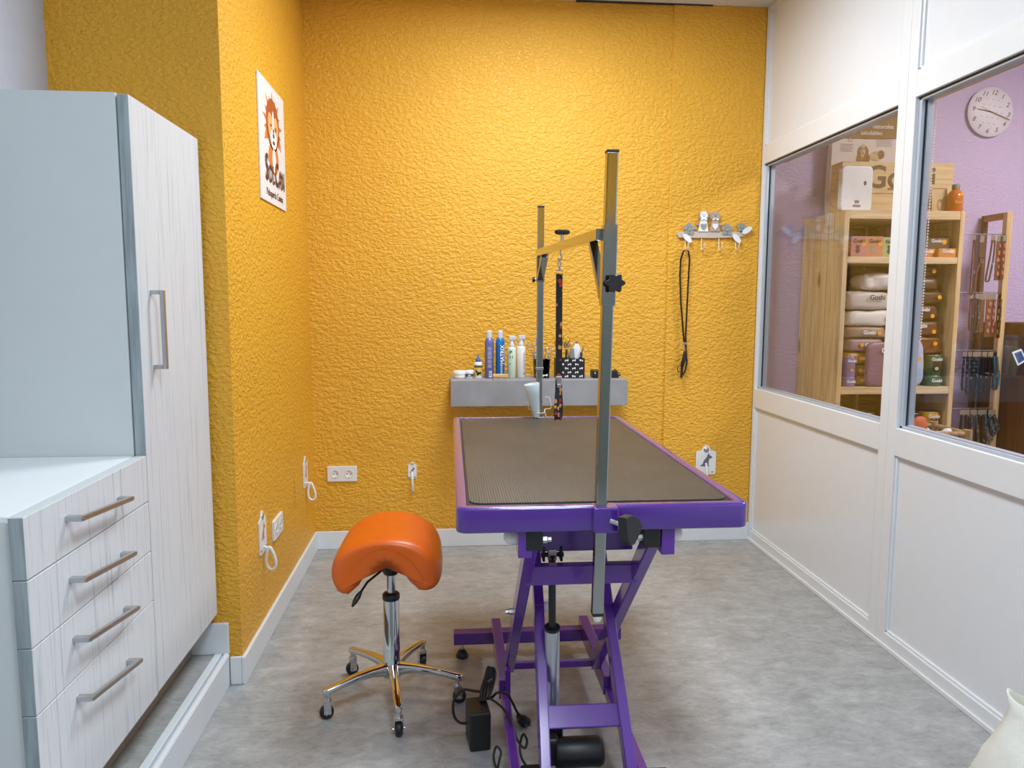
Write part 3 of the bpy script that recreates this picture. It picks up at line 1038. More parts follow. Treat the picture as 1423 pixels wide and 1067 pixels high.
def wall_hook(M, label, w, h, ink, ring_dir):
    """little white hook plate with a printed dog and a snap ring"""
    o = M.to_translation()
    t = thing('leash_hook', label, 'hook', o - Vector((0, 0, h / 2 + 0.08)), group='white dog hooks on the yellow walls')
    m = MB(WHITE)
    out = [(-w / 2, -h / 2 + 0.006), (-w / 2 + 0.006, -h / 2), (w / 2 - 0.006, -h / 2), (w / 2, -h / 2 + 0.006), (w / 2, h * 0.30), (w * 0.42, h * 0.34), (w * 0.24, h * 0.36)]
    out += [(w * 0.20 * math.cos(a), h * 0.40 + w * 0.20 * math.sin(a)) for a in (0.2, 0.8, PI / 2, PI - 0.8, PI - 0.2)]
    out += [(-w * 0.24, h * 0.36), (-w * 0.42, h * 0.34), (-w / 2, h * 0.30)]
    m.prism(out, M, 0.004)
    sub('plate', m, t)
    sub('screw_cover', MB(STEEL).lathe([(w * 0.13, 0), (w * 0.13, 0.002), (0, 0.0022)], (0, 0, 0), 16, M @ Matrix.Translation((0, h * 0.385, 0.004))), t, 'round grey disc')
    for sx in (-0.33, 0.33):
        sub('screw', MB(STEEL).lathe([(0.006, 0), (0.0045, 0.002), (0, 0.0025)], (0, 0, 0), 12, M @ Matrix.Translation((w * sx, -h * 0.40, 0.004))), t, 'grey screw head')
    k = w * 0.95
    dog = [(-0.30, -0.28), (-0.16, -0.16), (-0.10, 0.02), (0.04, 0.16), (0.06, 0.26), (0.14, 0.40), (0.18, 0.28), (0.32, 0.20), (0.30, 0.12), (0.18, 0.10), (0.14, -0.04), (0.14, -0.26), (0.22, -0.30), (0.06, -0.30), (0.02, -0.16), (-0.02, -0.29), (-0.16, -0.30)]
    sub('dog_print', MB(ink).prism([(x * k, y * k) for x, y in dog], M @ Matrix.Translation((0, 0, 0.004)), 0.0006), t, 'printed sitting dog')
    r = MB(WHITE)
    if ring_dir == 'ring':
        pts = []
        for i in range(26):
            a = 2 * PI * i / 26
            rr = 0.009 + 0.014 * (0.5 + 0.5 * math.cos(a))
            pts.append(M @ Vector((w * 0.06, -h * 0.42 - 0.036 - 0.042 * math.cos(a), 0.030 + rr * math.sin(a) - 0.006 * (1 - math.cos(a)) / 2)))
        r.tube(pts, 0.0056, 10, closed=True)
        r.tube([M @ Vector((w * 0.06, -h * 0.36, 0.003)), M @ Vector((w * 0.06, -h * 0.40, 0.02)), M @ Vector((w * 0.06, -h * 0.42, 0.03))], 0.005, 8)
    else:
        r.tube([M @ Vector((0, -h * 0.10, 0.004)), M @ Vector((0, -h * 0.2, 0.018)), M @ Vector((0.001, -h * 0.5, 0.026)), M @ Vector((0.003, -h * 0.5 - 0.06, 0.03)), M @ Vector((0.003, -h * 0.5 - 0.066, 0.022)), M @ Vector((0.003, -h * 0.5 - 0.05, 0.016))], 0.0052, 10)
    sub('snap_ring', r, t)
    return t


wall_hook(frame((XL + 0.0005, 2.70, 0.418), (0, 1, 0), (0, 0, 1)), 'white dog hook with a snap ring on the left wall, nearest the camera', 0.095, 0.155, BROWN_INK, 'ring')
wall_hook(frame((XL + 0.0005, 3.515, 0.455), (0, 1, 0), (0, 0, 1)), 'white dog hook with a snap ring on the left wall, next to the back corner', 0.09, 0.145, BROWN_INK, 'ring')
wall_hook(facing_cam((-0.197, YW, 0.402)), 'small narrow white hook on the back wall behind the stool', 0.044, 0.088, GREY_INK, 'bar')
wall_hook(facing_cam((1.338, YWP - 0.0005, 0.432)), 'white hook plate with a grey dog on the back wall right of the table', 0.108, 0.150, GREY_INK, 'bar')

# wooden key rack with two dogs
RK = pm('rack_beige', (196, 182, 170), 0.6)
RK_W = pm('rack_white', (232, 232, 236), 0.55)
RK_G = pm('rack_grey', (146, 150, 146), 0.6)
RK_B = pm('rack_brown', (176, 158, 142), 0.6)
HOOK = pm('hook_cream', (226, 206, 176), 0.4)
HL, HS = 1.150, 0.382 / 101.0
kr = thing('hook_rack', 'small wooden hook rack with two dogs and flowers on the yellow back wall', 'hook rack', (1.34, YWP, 1.53))


def rp(px, py):          # pixels of the close-up 1423x889 crop of (930,285)-(1050,360) to local x, y
    u, v = 930 + px / 11.858, 285 + py / 11.853
    p = at(u, v, 'y', YWP - 0.01)
    return (p.x, p.z)


Mr = facing_cam((0, YWP - 0.0005, 0))


def plate(m, pts, z0, z1):
    m.prism(pts, Mr @ Matrix.Translation((0, 0, z0)), z1 - z0)


m = MB(RK)
plate(m, [rp(*p) for p in ((150, 435), (600, 435), (1040, 435), (1140, 440), (1275, 470), (1240, 505), (1150, 530), (700, 542), (160, 535), (130, 490))], 0, 0.012)
sub('board', m, kr)


def flower(cx, cy, r):
    m = MB(RK_G)
    x0, y0 = rp(cx, cy)
    rr = r / 11.858 * 0.00366
    for i in range(5):
        a = PI / 2 + i * 2 * PI / 5
        plate(m, ell(x0 + rr * 0.58 * math.cos(a), y0 + rr * 0.58 * math.sin(a), rr * 0.42, rr * 0.36, 14, rot=a), 0.012, 0.018)
    plate(m, ell(x0, y0, rr * 0.3, rr * 0.3, 12), 0.0125, 0.021)
    sub('flower', m, kr, 'grey wooden flower')


flower(325, 395, 105)
flower(945, 405, 100)
flower(1185, 365, 80)
for c, rot in (((290, 548), -0.75), ((1100, 550), -0.8), ((1270, 418), 0.6)):
    x0, y0 = rp(*c)
    m = MB(RK_W)
    plate(m, ell(x0, y0, 0.029, 0.0135, 18, rot=rot), 0.016, 0.021)
    sub('leaf', m, kr, 'white wooden leaf')
for cx, face, ear, body, heart, tx in ((555, RK_W, RK_G, RK_W, RK_G, -1), (745, RK_B, RK_B, RK_B, RK_W, 1)):
    m = MB(ear)
    X0, Zb = rp(cx, 435)
    s = 1 / 11.858 * 0.00366
    plate(m, ell(X0 - 62 * s, Zb + 250 * s, 22 * s, 52 * s, 14), 0.010, 0.016)
    plate(m, ell(X0 + 62 * s, Zb + 250 * s, 22 * s, 52 * s, 14), 0.010, 0.016)
    plate(m, ell(X0 + tx * 95 * s, Zb + 120 * s, 26 * s, 22 * s, 12), 0.006, 0.011)
    m.use(body)
    plate(m, [(X0 - 85 * s, Zb), (X0 + 85 * s, Zb), (X0 + 60 * s, Zb + 130 * s), (X0 + 48 * s, Zb + 190 * s), (X0 - 48 * s, Zb + 190 * s), (X0 - 60 * s, Zb + 130 * s)], 0.010, 0.017)
    m.use(face)
    plate(m, ell(X0, Zb + 262 * s, 62 * s, 66 * s, 20), 0.012, 0.019)
    m.use(RK_W)
    plate(m, ell(X0 - 30 * s, Zb + 196 * s, 26 * s, 16 * s, 10, rot=0.4), 0.017, 0.022)
    plate(m, ell(X0 + 30 * s, Zb + 196 * s, 26 * s, 16 * s, 10, rot=-0.4), 0.017, 0.022)
    m.use(heart)
    hp = [(0, 20), (45, 75), (48, 110), (28, 128), (0, 112), (-28, 128), (-48, 110), (-45, 75)]
    plate(m, [(X0 + x * s, Zb + y * s) for x, y in hp], 0.017, 0.021)
    m.use(INK)
    for ex in (-20, 20):
        plate(m, ell(X0 + ex * s, Zb + 268 * s, 5 * s, 8 * s, 8), 0.019, 0.0196)
    plate(m, ell(X0, Zb + 246 * s, 10 * s, 7 * s, 8), 0.019, 0.0200)
    sub('dog_figure', m, kr, 'white wooden dog with a grey heart' if tx < 0 else 'brown wooden dog with a white heart')
HX = []
for hx in (268, 535, 822, 1100):
    x0, z0 = rp(hx, 535)
    HX.append(x0)
    yb = YWP - 0.006
    m = MB(HOOK).tube([(x0, yb, z0 + 0.006), (x0, yb - 0.003, z0 - 0.04), (x0, yb - 0.008, z0 - 0.060), (x0 + 0.002, yb - 0.019, z0 - 0.066), (x0 + 0.006, yb - 0.028, z0 - 0.054), (x0 + 0.009, yb - 0.030, z0 - 0.036)], 0.003, 8)
    m.lathe([(0, -0.004), (0.0042, -0.002), (0.0045, 0.001), (0.003, 0.004), (0, 0.005)], (x0 + 0.009, yb - 0.030, z0 - 0.033), 12)
    sub('hook', m, kr, 'cream metal hook')

# black leash on the first hook
LD = dots('black_leash', (22, 23, 28), [(70, 74, 92), (40, 42, 50), (92, 96, 112)], 130, 0.22)
x0, z0 = HX[0], rp(268, 535)[1] - 0.066
yb = YWP - 0.022
lt = thing('dog_leash', 'black dog leash hanging from the first hook of the hook rack', 'leash', (x0, yb, z0 - 0.64))
zt = z0 + 0.0065
L = [(x0 + 0.004, yb - 0.002, zt - 0.47), (x0 - 0.004, yb, zt - 0.40), (x0 - 0.018, yb, zt - 0.27), (x0 - 0.027, yb, zt - 0.13), (x0 - 0.025, yb, zt - 0.05), (x0 - 0.012, yb, zt - 0.008), (x0 + 0.002, yb, zt), (x0 + 0.014, yb, zt - 0.010),
     (x0 + 0.020, yb - 0.002, zt - 0.05), (x0 + 0.016, yb - 0.004, zt - 0.16), (x0 + 0.012, yb - 0.006, zt - 0.30), (x0 + 0.010, yb - 0.006, zt - 0.44), (x0 + 0.015, yb - 0.004, zt - 0.52), (x0 + 0.022, yb, zt - 0.57), (x0 + 0.016, yb, zt - 0.61), (x0 + 0.004, yb, zt - 0.64)]
sub('strap', MB(LD).tube(L, 0, flat=(0.012, 0.003, (0.75, 0.65, 0))), lt)
m = MB(STEEL).box((x0 - 0.004, yb - 0.012, zt - 0.482), (x0 + 0.014, yb - 0.002, zt - 0.470), 0.002).tube([(x0 + 0.006, yb - 0.004, zt - 0.48), (x0 + 0.010, yb - 0.006, zt - 0.515)], 0.003, 8)
sub('clip', m, lt, 'steel leash clip')
m = MB(BLACK).tube([(x0 + 0.008, yb - 0.008, zt - 0.515), (x0 + 0.004, yb - 0.010, zt - 0.55), (x0 - 0.004, yb - 0.010, zt - 0.585), (x0 - 0.006, yb - 0.010, zt - 0.605)], [0.007, 0.011, 0.010, 0.006], 10)
m.tube([(x0 - 0.006, yb - 0.010, zt - 0.605), (x0 - 0.008, yb - 0.010, zt - 0.652)], 0.0065, 10)
m.tube([(x0 - 0.014 + 0.016 * math.cos(a), yb - 0.010, zt - 0.607 + 0.018 * math.sin(a)) for a in [0.6 + i * 0.42 for i in range(10)]], 0.002, 6)
sub('buckle', m, lt, 'black plastic buckle')

# printed grooming leash on the top bar
LXx, LY = 0.3235, 2.20
gl = thing('grooming_leash', 'black grooming leash printed with red and orange spots hanging over the table', 'leash', (LXx, LY, 0.90))
m = MB(STEEL).tube([(0.3235, LY, 1.380), (0.3205, LY, 1.376), (0.3200, LY, 1.366), (0.3235, LY, 1.360), (0.3270, LY, 1.366), (0.3265, LY, 1.376)], 0.002, 8, closed=True)
m.tube([(0.3235, LY, 1.361), (0.3235, LY, 1.350)], 0.0035, 8)
m.tube([(0.3140, LY, 1.349), (0.3330, LY, 1.349), (0.3330, LY, 1.338), (0.3140, LY, 1.338)], 0.0016, 6, closed=True)
sub('clip', m, gl, 'steel snap clip')
m = MB(LEASH).tube([(0.3235, LY, 1.340), (0.3238, LY - 0.002, 1.2), (0.3245, LY - 0.002, 1.08), (0.3252, LY, 1.02)], 0, flat=(0.0195, 0.003, (1, 0.15, 0)))
lp = [(0.3225, LY, 1.03), (0.3215, LY - 0.004, 0.985), (0.3175, LY - 0.012, 0.945), (0.3168, LY - 0.016, 0.920), (0.3195, LY - 0.010, 0.9075), (0.3255, LY, 0.9040), (0.3310, LY + 0.010, 0.9085), (0.3335, LY + 0.014, 0.925), (0.3325, LY + 0.010, 0.950), (0.3290, LY + 0.004, 0.985), (0.3275, LY, 1.03)]
m.tube(lp, 0, flat=(0.019, 0.0025, (0.8, 0.6, 0)))
sub('strap', m, gl)
m = MB(STEEL).box((0.3150, LY - 0.006, 1.008), (0.3345, LY + 0.006, 1.036), 0.003)
m.box((0.3185, LY - 0.0085, 1.000), (0.3310, LY - 0.004, 1.012), 0.002)
sub('slider', m, gl, 'silver metal slider')

# holder clamped at the foot of the rear post
bx, by, bz = 0.347, 2.838, 0.8125
bh = thing('bottle_holder', 'white wire holder with a translucent scoop at the foot of the rear chrome post', 'holder', (bx, by, TZ))
WIRE = pm('white_wire', (236, 226, 212), 0.35)
m = MB(WIRE)
r0 = [(bx - 0.026, by + 0.002, bz + 0.026), (bx - 0.018, by - 0.016, bz + 0.016), (bx + 0.014, by - 0.016, bz + 0.018), (bx + 0.020, by + 0.002, bz + 0.030)]
m.tube(r0, 0.0016, 8)
m.tube([(bx - 0.026, by + 0.002, bz + 0.026), (bx - 0.043, by, bz + 0.030), (bx - 0.048, by, bz + 0.062)], 0.0016, 8)
m.tube([(bx + 0.020, by + 0.002, bz + 0.030), (bx + 0.041, by, bz + 0.032), (bx + 0.044, by, bz + 0.042), (bx + 0.036, by, bz + 0.076), (bx + 0.020, by, bz + 0.078)], 0.0016, 8)
m.tube([(bx + 0.016, by - 0.012, bz + 0.022), (bx + 0.024, by - 0.006, bz - 0.0015)], 0.0022, 8)
m.tube([(bx - 0.018, by - 0.014, bz + 0.018), (bx - 0.020, by - 0.010, bz - 0.0015)], 0.0022, 8)
sub('wire_frame', m, bh)
m = MB(pm('scoop_plastic', (206, 220, 226), 0.25, var=0.01))
A = Vector((bx - 0.013, by - 0.002, bz + 0.002))
B = Vector((bx - 0.034, by - 0.004, bz + 0.128))
ax = (B - A).normalized()
Ms = frame(A, (1, 0, -ax.x / ax.z), Vector((0, 0, 0)) + ax.cross(Vector((1, 0, -ax.x / ax.z)).normalized()))
m.lathe([(0.012, 0), (0.0175, 0.04), (0.025, 0.09), (0.031, 0.128), (0.0295, 0.130), (0.023, 0.088), (0.014, 0.02), (0, 0.018)], (0, 0, 0), 24, Ms)
sub('scoop', m, bh, 'translucent pale blue scoop')

# ------------------------------------------------------------------ power brick, cables and foot switch on the floor
pa = thing('power_adapter', 'black power adapter brick with a loose cable on the floor left of the table', 'power adapter', (0.075, 1.99, 0))
Mb = Matrix.Translation((0.073, 2.005, 0)) @ Matrix.Rotation(0.12, 4, 'Z')
sub('brick', MB(BLACK).box((-0.030, -0.048, 0.0), (0.030, 0.048, 0.112), 0.008, 3, Mb), pa)


def pool(pts, n=8):
    """smooth curve through the points"""
    pts = [Vector(p) for p in pts]
    out = []
    for i in range(len(pts) - 1):
        a, b, c, d = pts[max(i - 1, 0)], pts[i], pts[i + 1], pts[min(i + 2, len(pts) - 1)]
        for j in range(n):
            t = j / n
            out.append(0.5 * ((2 * b) + (c - a) * t + (2 * a - 5 * b + 4 * c - d) * t * t + (3 * b - a - 3 * c + d) * t ** 3))
    return out + [pts[-1]]


fz = 0.0052
bund = MB(BLACK_CABLE)
for i in range(7):
    dx, dy = 0.006 * (i % 3 - 1), 0.005 * (i // 3 - 1)
    bund.tube(pool([(0.088 + dx, 2.02 + dy, 0.116), (0.093 + dx * 1.4, 2.05 + dy, 0.128), (0.103 + dx, 2.075 + dy, 0.155), (0.112 + dx, 2.085 + dy, 0.18), (0.119 + dx * 1.3, 2.082, 0.165 + dy), (0.110 + dx, 2.06 + dy, 0.13), (0.096 + dx, 2.03 + dy, 0.117)]), 0.0042, 7)
bund.tube(pool([(0.098, 2.056, 0.150), (0.112, 2.072, 0.150)], 3), 0.011, 10)
sub('cable_bundle', bund, pa, 'bundled black cable')
c = MB(BLACK_CABLE).tube(pool([(0.096, 2.05, 0.125), (0.07, 2.07, 0.118), (0.03, 2.09, 0.112), (0.005, 2.075, 0.090), (0.004, 2.04, 0.066), (0.02, 2.015, 0.056), (0.045, 2.01, 0.055)]), 0.0042, 8)
sub('cable', c, pa)
c = MB(BLACK_CABLE).tube(pool([(0.104, 2.06, 0.130), (0.112, 2.045, 0.110), (0.130, 2.035, 0.130), (0.158, 2.038, 0.125), (0.176, 2.06, 0.085), (0.190, 2.085, 0.045), (0.200, 2.098, 0.022)]), 0.0038, 8)
sub('cable', c, pa)
Mq = frame((0.196, 2.102, 0.016), (0.5, -0.85, -0.1), (0.85, 0.5, 0))
m = MB(BLACK).loft([[Mq @ Vector((x, hw * math.cos(t), 0.004 + hw * 0.75 * math.sin(t))) for t in [2 * PI * i / 14 for i in range(14)]] for x, hw in ((0, 0.006), (0.008, 0.011), (0.014, 0.009), (0.02, 0.017), (0.042, 0.019), (0.050, 0.013))], True, True)
m.use(STEEL)
for s in (-0.007, 0.007):
    m.tube([Mq @ Vector((0.05, s, 0.004)), Mq @ Vector((0.062, s, 0.004))], 0.002, 8)
sub('plug', m, pa, 'black mains plug')

fs = thing('foot_switch', 'black foot switch with a looped cable between the table rails', 'foot switch', (0.205, 1.80, 0))
m = MB(BLACK)
m.loft([[Vector((0.212 + x, 1.79 + y, z)) for x, y in rrect(-0.038 + k, -0.055 + k, 0.038 - k, 0.055 - k, 0.012, 4)] for k, z in ((0, 0), (0, 0.02), (0.004, 0.032), (0.010, 0.036))], True, False)
sub('pedal', m, fs)
c = MB(BLACK_CABLE).tube(pool([(0.200, 1.845, 0.02), (0.186, 1.875, 0.03), (0.184, 1.90, 0.05), (0.194, 1.912, 0.075), (0.204, 1.905, 0.060), (0.196, 1.895, 0.045), (0.178, 1.91, 0.060), (0.164, 1.94, 0.094), (0.145, 1.97, 0.115), (0.125, 2.0, 0.120), (0.105, 2.02, 0.124)]), 0.0034, 8)
c.tube(pool([(0.180, 1.84, 0.012), (0.150, 1.85, fz), (0.120, 1.87, fz), (0.112, 1.90, 0.02), (0.120, 1.915, 0.04), (0.132, 1.905, 0.03), (0.124, 1.88, 0.012), (0.118, 1.84, fz), (0.126, 1.79, fz)]), 0.0034, 8)
sub('cable', c, fs)

# canvas bag at the foot of the partition
cb = thing('tote_bag', 'off-white canvas tote bag slumped on the floor at the foot of the partition', 'bag', (1.397, 1.500, 0), 0.0)
m = MB(CANVAS)
lp = []
random.seed(4)
for z, ex, ey, oy in ((0.0, 0.13, 0.10, 0), (0.012, 0.152, 0.125, 0), (0.06, 0.172, 0.145, 0), (0.12, 0.178, 0.150, 0), (0.18, 0.170, 0.142, 0), (0.225, 0.148, 0.120, 0.004), (0.26, 0.128, 0.092, 0.008), (0.29, 0.114, 0.068, 0.01), (0.33, 0.108, 0.050, 0.012), (0.365, 0.112, 0.040, 0.014), (0.366, 0.106, 0.034, 0.014), (0.31, 0.098, 0.040, 0.012), (0.22, 0.10, 0.06, 0.006)):
    ring = []
    for i in range(40):
        a = 2 * PI * i / 40
        x = ex * math.copysign(abs(math.cos(a)) ** 0.75, math.cos(a))
        y = ey * math.copysign(abs(math.sin(a)) ** 0.85, math.sin(a)) + oy
        w = noise.noise(Vector((x * 9, y * 9, z * 9))) * 0.024 * min(1, z * 8) + noise.noise(Vector((x * 22, y * 22, z * 20 + 5))) * 0.011 * min(1, z * 8)
        r = Vector((x, y, 0)).normalized() * w
        zz = z + (0.035 * abs(math.cos(a)) ** 3 if z > 0.29 else 0)
        ring.append(Vector(((x + r.x) * 0.96, (y + r.y) * 0.96, zz * 0.87)))
    lp.append(ring)
m.loft(lp, True, True)
sub('sack', m, cb)
m = MB(CANVAS).tube(pool([(-0.053, -0.026, 0.264), (-0.055, -0.040, 0.303), (-0.018, -0.070, 0.264), (0.026, -0.096, 0.202), (0.062, -0.075, 0.255), (0.066, -0.026, 0.30)]), 0, flat=(0.022, 0.003, (0.4, 0.6, 0.6)))
sub('strap', m, cb)
cb.rotation_euler = (0, 0, math.radians(-30))
tag(MB(PINE).tube([(1.41, 1.49, 0.22), (1.455, 1.515, 0.328)], 0.016, 14).build('wooden_brush_handle'), 'pale wooden handle sticking out of the canvas tote bag', 'brush')

# ------------------------------------------------------------------ floating shelf and what stands on it
SZ = 0.886
tag(MB(CONCRETE).box((0.001, 3.50, 0.762), (0.855, YB, SZ), 0.002).build('wall_shelf'), 'thick grey concrete-look floating shelf on the yellow back wall', 'shelf')
YS = 3.62


def sx(u, y=YS):
    return at(u, 515, 'y', y).x


def jar(name, label, cat, u, y, prof, mat, extra=None):
    t = thing(name, label, cat, (sx(u, y), y, SZ))
    return t


x = sx(638.5)
t = thing('cream_jar', 'wide white cream jar at the left end of the grey shelf', 'jar', (x, YS, SZ))
sub('pot', MB(WHITE).lathe([(0.0, 0), (0.026, 0), (0.029, 0.003), (0.029, 0.018), (0.027, 0.02), (0, 0.02)], (x, YS, SZ), 28), t)
sub('lid', MB(WHITE).lathe([(0.0305, 0.018), (0.0315, 0.020), (0.0315, 0.034), (0.029, 0.037), (0, 0.037)], (x, YS, SZ), 28), t)
x = sx(652.5)
t = thing('cream_jar', 'small white jar with a dark label beside the wide cream jar', 'jar', (x, YS, SZ))
sub('pot', MB(WHITE).lathe([(0.0, 0), (0.017, 0), (0.019, 0.002), (0.019, 0.026), (0, 0.026)], (x, YS, SZ), 24), t)
m = MB(pm('navy_label', (64, 74, 92), 0.5)).lathe([(0.0194, 0.008), (0.0194, 0.021)], (x, YS, SZ), 24)
m.use(INK_WHITE)
for z in (0.011, 0.015):
    m.box((x - 0.008, YS - 0.0200, SZ + z), (x + 0.006, YS - 0.0193, SZ + z + 0.002))
sub('label', m, t, 'dark printed label')
sub('lid', MB(WHITE).lathe([(0.0205, 0.024), (0.0210, 0.026), (0.0205, 0.038), (0.016, 0.040), (0, 0.040)], (x, YS, SZ), 24), t)

x = sx(664.5)
t = thing('ear_powder_bottle', 'yellow-labelled bottle with a blue nozzle cap on the grey shelf', 'bottle', (x, YS, SZ))
sub('body', MB(WHITE).lathe([(0.0, 0), (0.018, 0), (0.0195, 0.003), (0.0195, 0.072), (0.018, 0.078), (0.011, 0.080), (0.011, 0.083)], (x, YS, SZ), 24), t)
m = MB(pm('yellow_label', (214, 182, 92), 0.5)).lathe([(0.0199, 0.012), (0.0199, 0.052)], (x, YS, SZ), 24)
m.use(pm('olive_label', (92, 92, 60), 0.5)).lathe([(0.0199, 0.052), (0.0199, 0.064)], (x, YS, SZ), 24)
m.use(INK)
for cxx, cz, a, b, ro in ((-0.008, 0.034, 0.009, 0.0035, -0.9), (0.0, 0.026, 0.006, 0.005, 0), (0.009, 0.027, 0.006, 0.006, 0), (-0.002, 0.020, 0.007, 0.004, 0.4)):
    m.prism(ell(cxx, cz, a, b, 12, rot=ro), facing_cam((x, YS - 0.0196, SZ)), 0.0012)
sub('label', m, t, 'yellow label with a dark picture')
sub('cap', MB(pm('blue_cap', (30, 84, 176), 0.35)).lathe([(0.0125, 0.080), (0.0125, 0.092), (0.007, 0.095), (0.0035, 0.106), (0.002, 0.118), (0, 0.118)], (x, YS, SZ), 16), t, 'blue nozzle cap')

CLEAR = pm('clear_cap', (206, 206, 212), 0.2, var=0.01)
for u, lab, col, dark in ((680, 'violet hairspray can with fine print and a clear cap on the shelf', (112, 116, 176), (84, 78, 124)), (695, 'bright blue hairspray can with vertical white lettering on the shelf', (22, 118, 196), None)):
    x = sx(u)
    t = thing('spray_can', lab, 'spray can', (x, YS, SZ), group='hairspray cans on the grey shelf')
    sub('body', MB(pm('can_%d' % u, col, 0.28, 0.3, var=0.02)).lathe([(0.0, 0), (0.020, 0), (0.022, 0.003), (0.022, 0.170), (0.0205, 0.186), (0.016, 0.196), (0.011, 0.199)], (x, YS, SZ), 28), t)
    sub('cap', MB(CLEAR).lathe([(0.0135, 0.197), (0.0135, 0.225), (0.0125, 0.233), (0, 0.234)], (x, YS, SZ), 20), t, 'clear cap')
    m = MB(INK_WHITE)
    if dark:
        for k in range(26):
            if k % 5 != 0:
                w = 0.007 + 0.002 * ((k * 7) % 3)
                m.box((x - w, YS - 0.0222, SZ + 0.05 + k * 0.0042), (x + w, YS - 0.0214, SZ + 0.05 + k * 0.0042 + 0.0009))
        m.box((x - 0.002, YS - 0.0226, SZ + 0.006), (x + 0.011, YS - 0.0190, SZ + 0.036))
        m.use(INK)
        for k in range(6):
            m.box((x - 0.0004, YS - 0.0230, SZ + 0.010 + k * 0.004), (x + 0.0094, YS - 0.0226, SZ + 0.0118 + k * 0.004 + 0.0004 * (k % 2)))
    else:
        Mv = frame((x + 0.010, YS - 0.0213, SZ + 0.104), (0, 0, 1), (-1, 0, 0))
        m.text('MATRIX', 0.026, Mv @ Matrix.Translation((0.012, 0, 0)), 0.0012, bold=True)
        m.text('VAVOOM', 0.015, Mv @ Matrix.Translation((-0.062, 0.004, 0)), 0.0012)
        m.prism(ell(x - 0.002, SZ + 0.168, 0.004, 0.004, 10), facing_cam((0, YS - 0.0205, 0)), 0.001)
    sub('lettering', m, t, 'white print')

for u, lab, col, k in ((711, 'green-tinted spray bottle with a clear trigger on the shelf', (204, 220, 200), 0), (724, 'white spray bottle with a clear trigger on the shelf', (228, 226, 222), 1)):
    x = sx(u)
    h = 0.152 + 0.004 * k
    t = thing('spray_bottle', lab, 'spray bottle', (x, YS, SZ), group='trigger spray bottles on the grey shelf')
    sub('body', MB(pm('spray_%d' % k, col, 0.35, var=0.02)).lathe([(0.0, 0), (0.019, 0), (0.0215, 0.003), (0.0215, h - 0.008), (0.019, h - 0.001), (0.011, h), (0.011, h + 0.004)], (x, YS, SZ), 24), t)
    m = MB(CLEAR).lathe([(0.012, h), (0.013, h + 0.004), (0.012, h + 0.016), (0.008, h + 0.020), (0.008, h + 0.036)], (x, YS, SZ), 16)
    m.box((x - 0.014, YS - 0.010, SZ + h + 0.032), (x + 0.020, YS + 0.010, SZ + h + 0.056), 0.007, 3)
    m.tube([(x + 0.014, YS, SZ + h + 0.036), (x + 0.020, YS, SZ + h + 0.024), (x + 0.026, YS, SZ + h + 0.014)], 0.003, 8)
    sub('trigger', m, t, 'clear trigger head')
    m = MB(pm('green_print', (70, 110, 70), 0.5) if k == 0 else pm('faint_print', (176, 150, 160), 0.5))
    m2 = MB(INK)
    if k == 0:
        m.text('111', 0.022, facing_cam((x - 0.008, YS - 0.0212, SZ + 0.104)), 0.001, bold=True)
        for q in range(3):
            m.box((x - 0.016 + 0.002 * q, YS - 0.0222, SZ + 0.126 + q * 0.004), (x + 0.001, YS - 0.0190, SZ + 0.1275 + q * 0.004))
        m.box((x - 0.012, YS - 0.0222, SZ + 0.07), (x - 0.007, YS - 0.0195, SZ + 0.074))
    else:
        for q in range(9):
            m.box((x + 0.011, YS - 0.0212, SZ + 0.05 + q * 0.009), (x + 0.016, YS - 0.0150, SZ + 0.0535 + q * 0.009))
        m2.box((x + 0.012, YS - 0.0212, SZ + 0.020), (x + 0.016, YS - 0.0150, SZ + 0.026))
        sub('emblem', m2, t, 'small dark emblem')
    sub('print', m, t)

x = sx(695.5, 3.53)
t = thing('nail_brush', 'small pale wooden nail brush lying at the front edge of the grey shelf', 'brush', (x, 3.53, SZ))
sub('handle', MB(grain('brush_wood', (214, 180, 130), (180, 140, 92), (0.8, 9, 9), 9)).box((x - 0.037, 3.515, SZ + 0.012), (x + 0.037, 3.545, SZ + 0.028), 0.004, 3), t)
m = MB(pm('bristles', (206, 192, 160), 0.8, bump=0.6, bscale=300))
for k in range(9):
    m.box((x - 0.034 + k * 0.0077, 3.518, SZ), (x - 0.034 + k * 0.0077 + 0.006, 3.542, SZ + 0.013), 0.001)
o = sub('bristles', m, t)
o['kind'] = 'stuff'

# scissor cup and dog-pattern box with the grooming tools
xc = sx(752.5)
t = thing('scissor_cup', 'black holder full of scissors behind the rear chrome post', 'holder', (xc, YS, SZ))
sub('cup', MB(BLACK).loft([[Vector((xc + x, YS + y, SZ + z)) for x, y in rrect(-w, -0.03, w, 0.03, 0.004, 3)] for w, z in ((0.034, 0), (0.040, 0.092), (0.038, 0.092), (0.033, 0.006))], True, False), t)
sub('print', MB(INK_WHITE).prism([(p[0] * 0.016, p[1] * 0.012) for p in [(-0.9, -0.4), (-0.6, 0.1), (-0.9, 0.5), (-0.4, 0.3), (0.3, 0.3), (0.6, 0.6), (0.9, 0.3), (0.6, 0), (0.6, -0.5), (0.3, -0.1), (-0.4, -0.1), (-0.5, -0.5)]], facing_cam((xc + 0.014, YS - 0.0312, SZ + 0.014)), 0.0008), t, 'white dog print')
xb = sx(791)
t = thing('tool_box', 'black tool holder box printed with white dogs on the shelf', 'box', (xb, YS, SZ), group=None)
m = MB(BLACK)
m.loft([[Vector((xb + x, YS + y, SZ + z)) for x, y in rrect(-w, -w2, w, w2, 0.002, 2)] for w, w2, z in ((0.071, 0.038, 0), (0.071, 0.038, 0.097), (0.068, 0.035, 0.097), (0.068, 0.035, 0.01))], True, False)
sub('box', m, t)
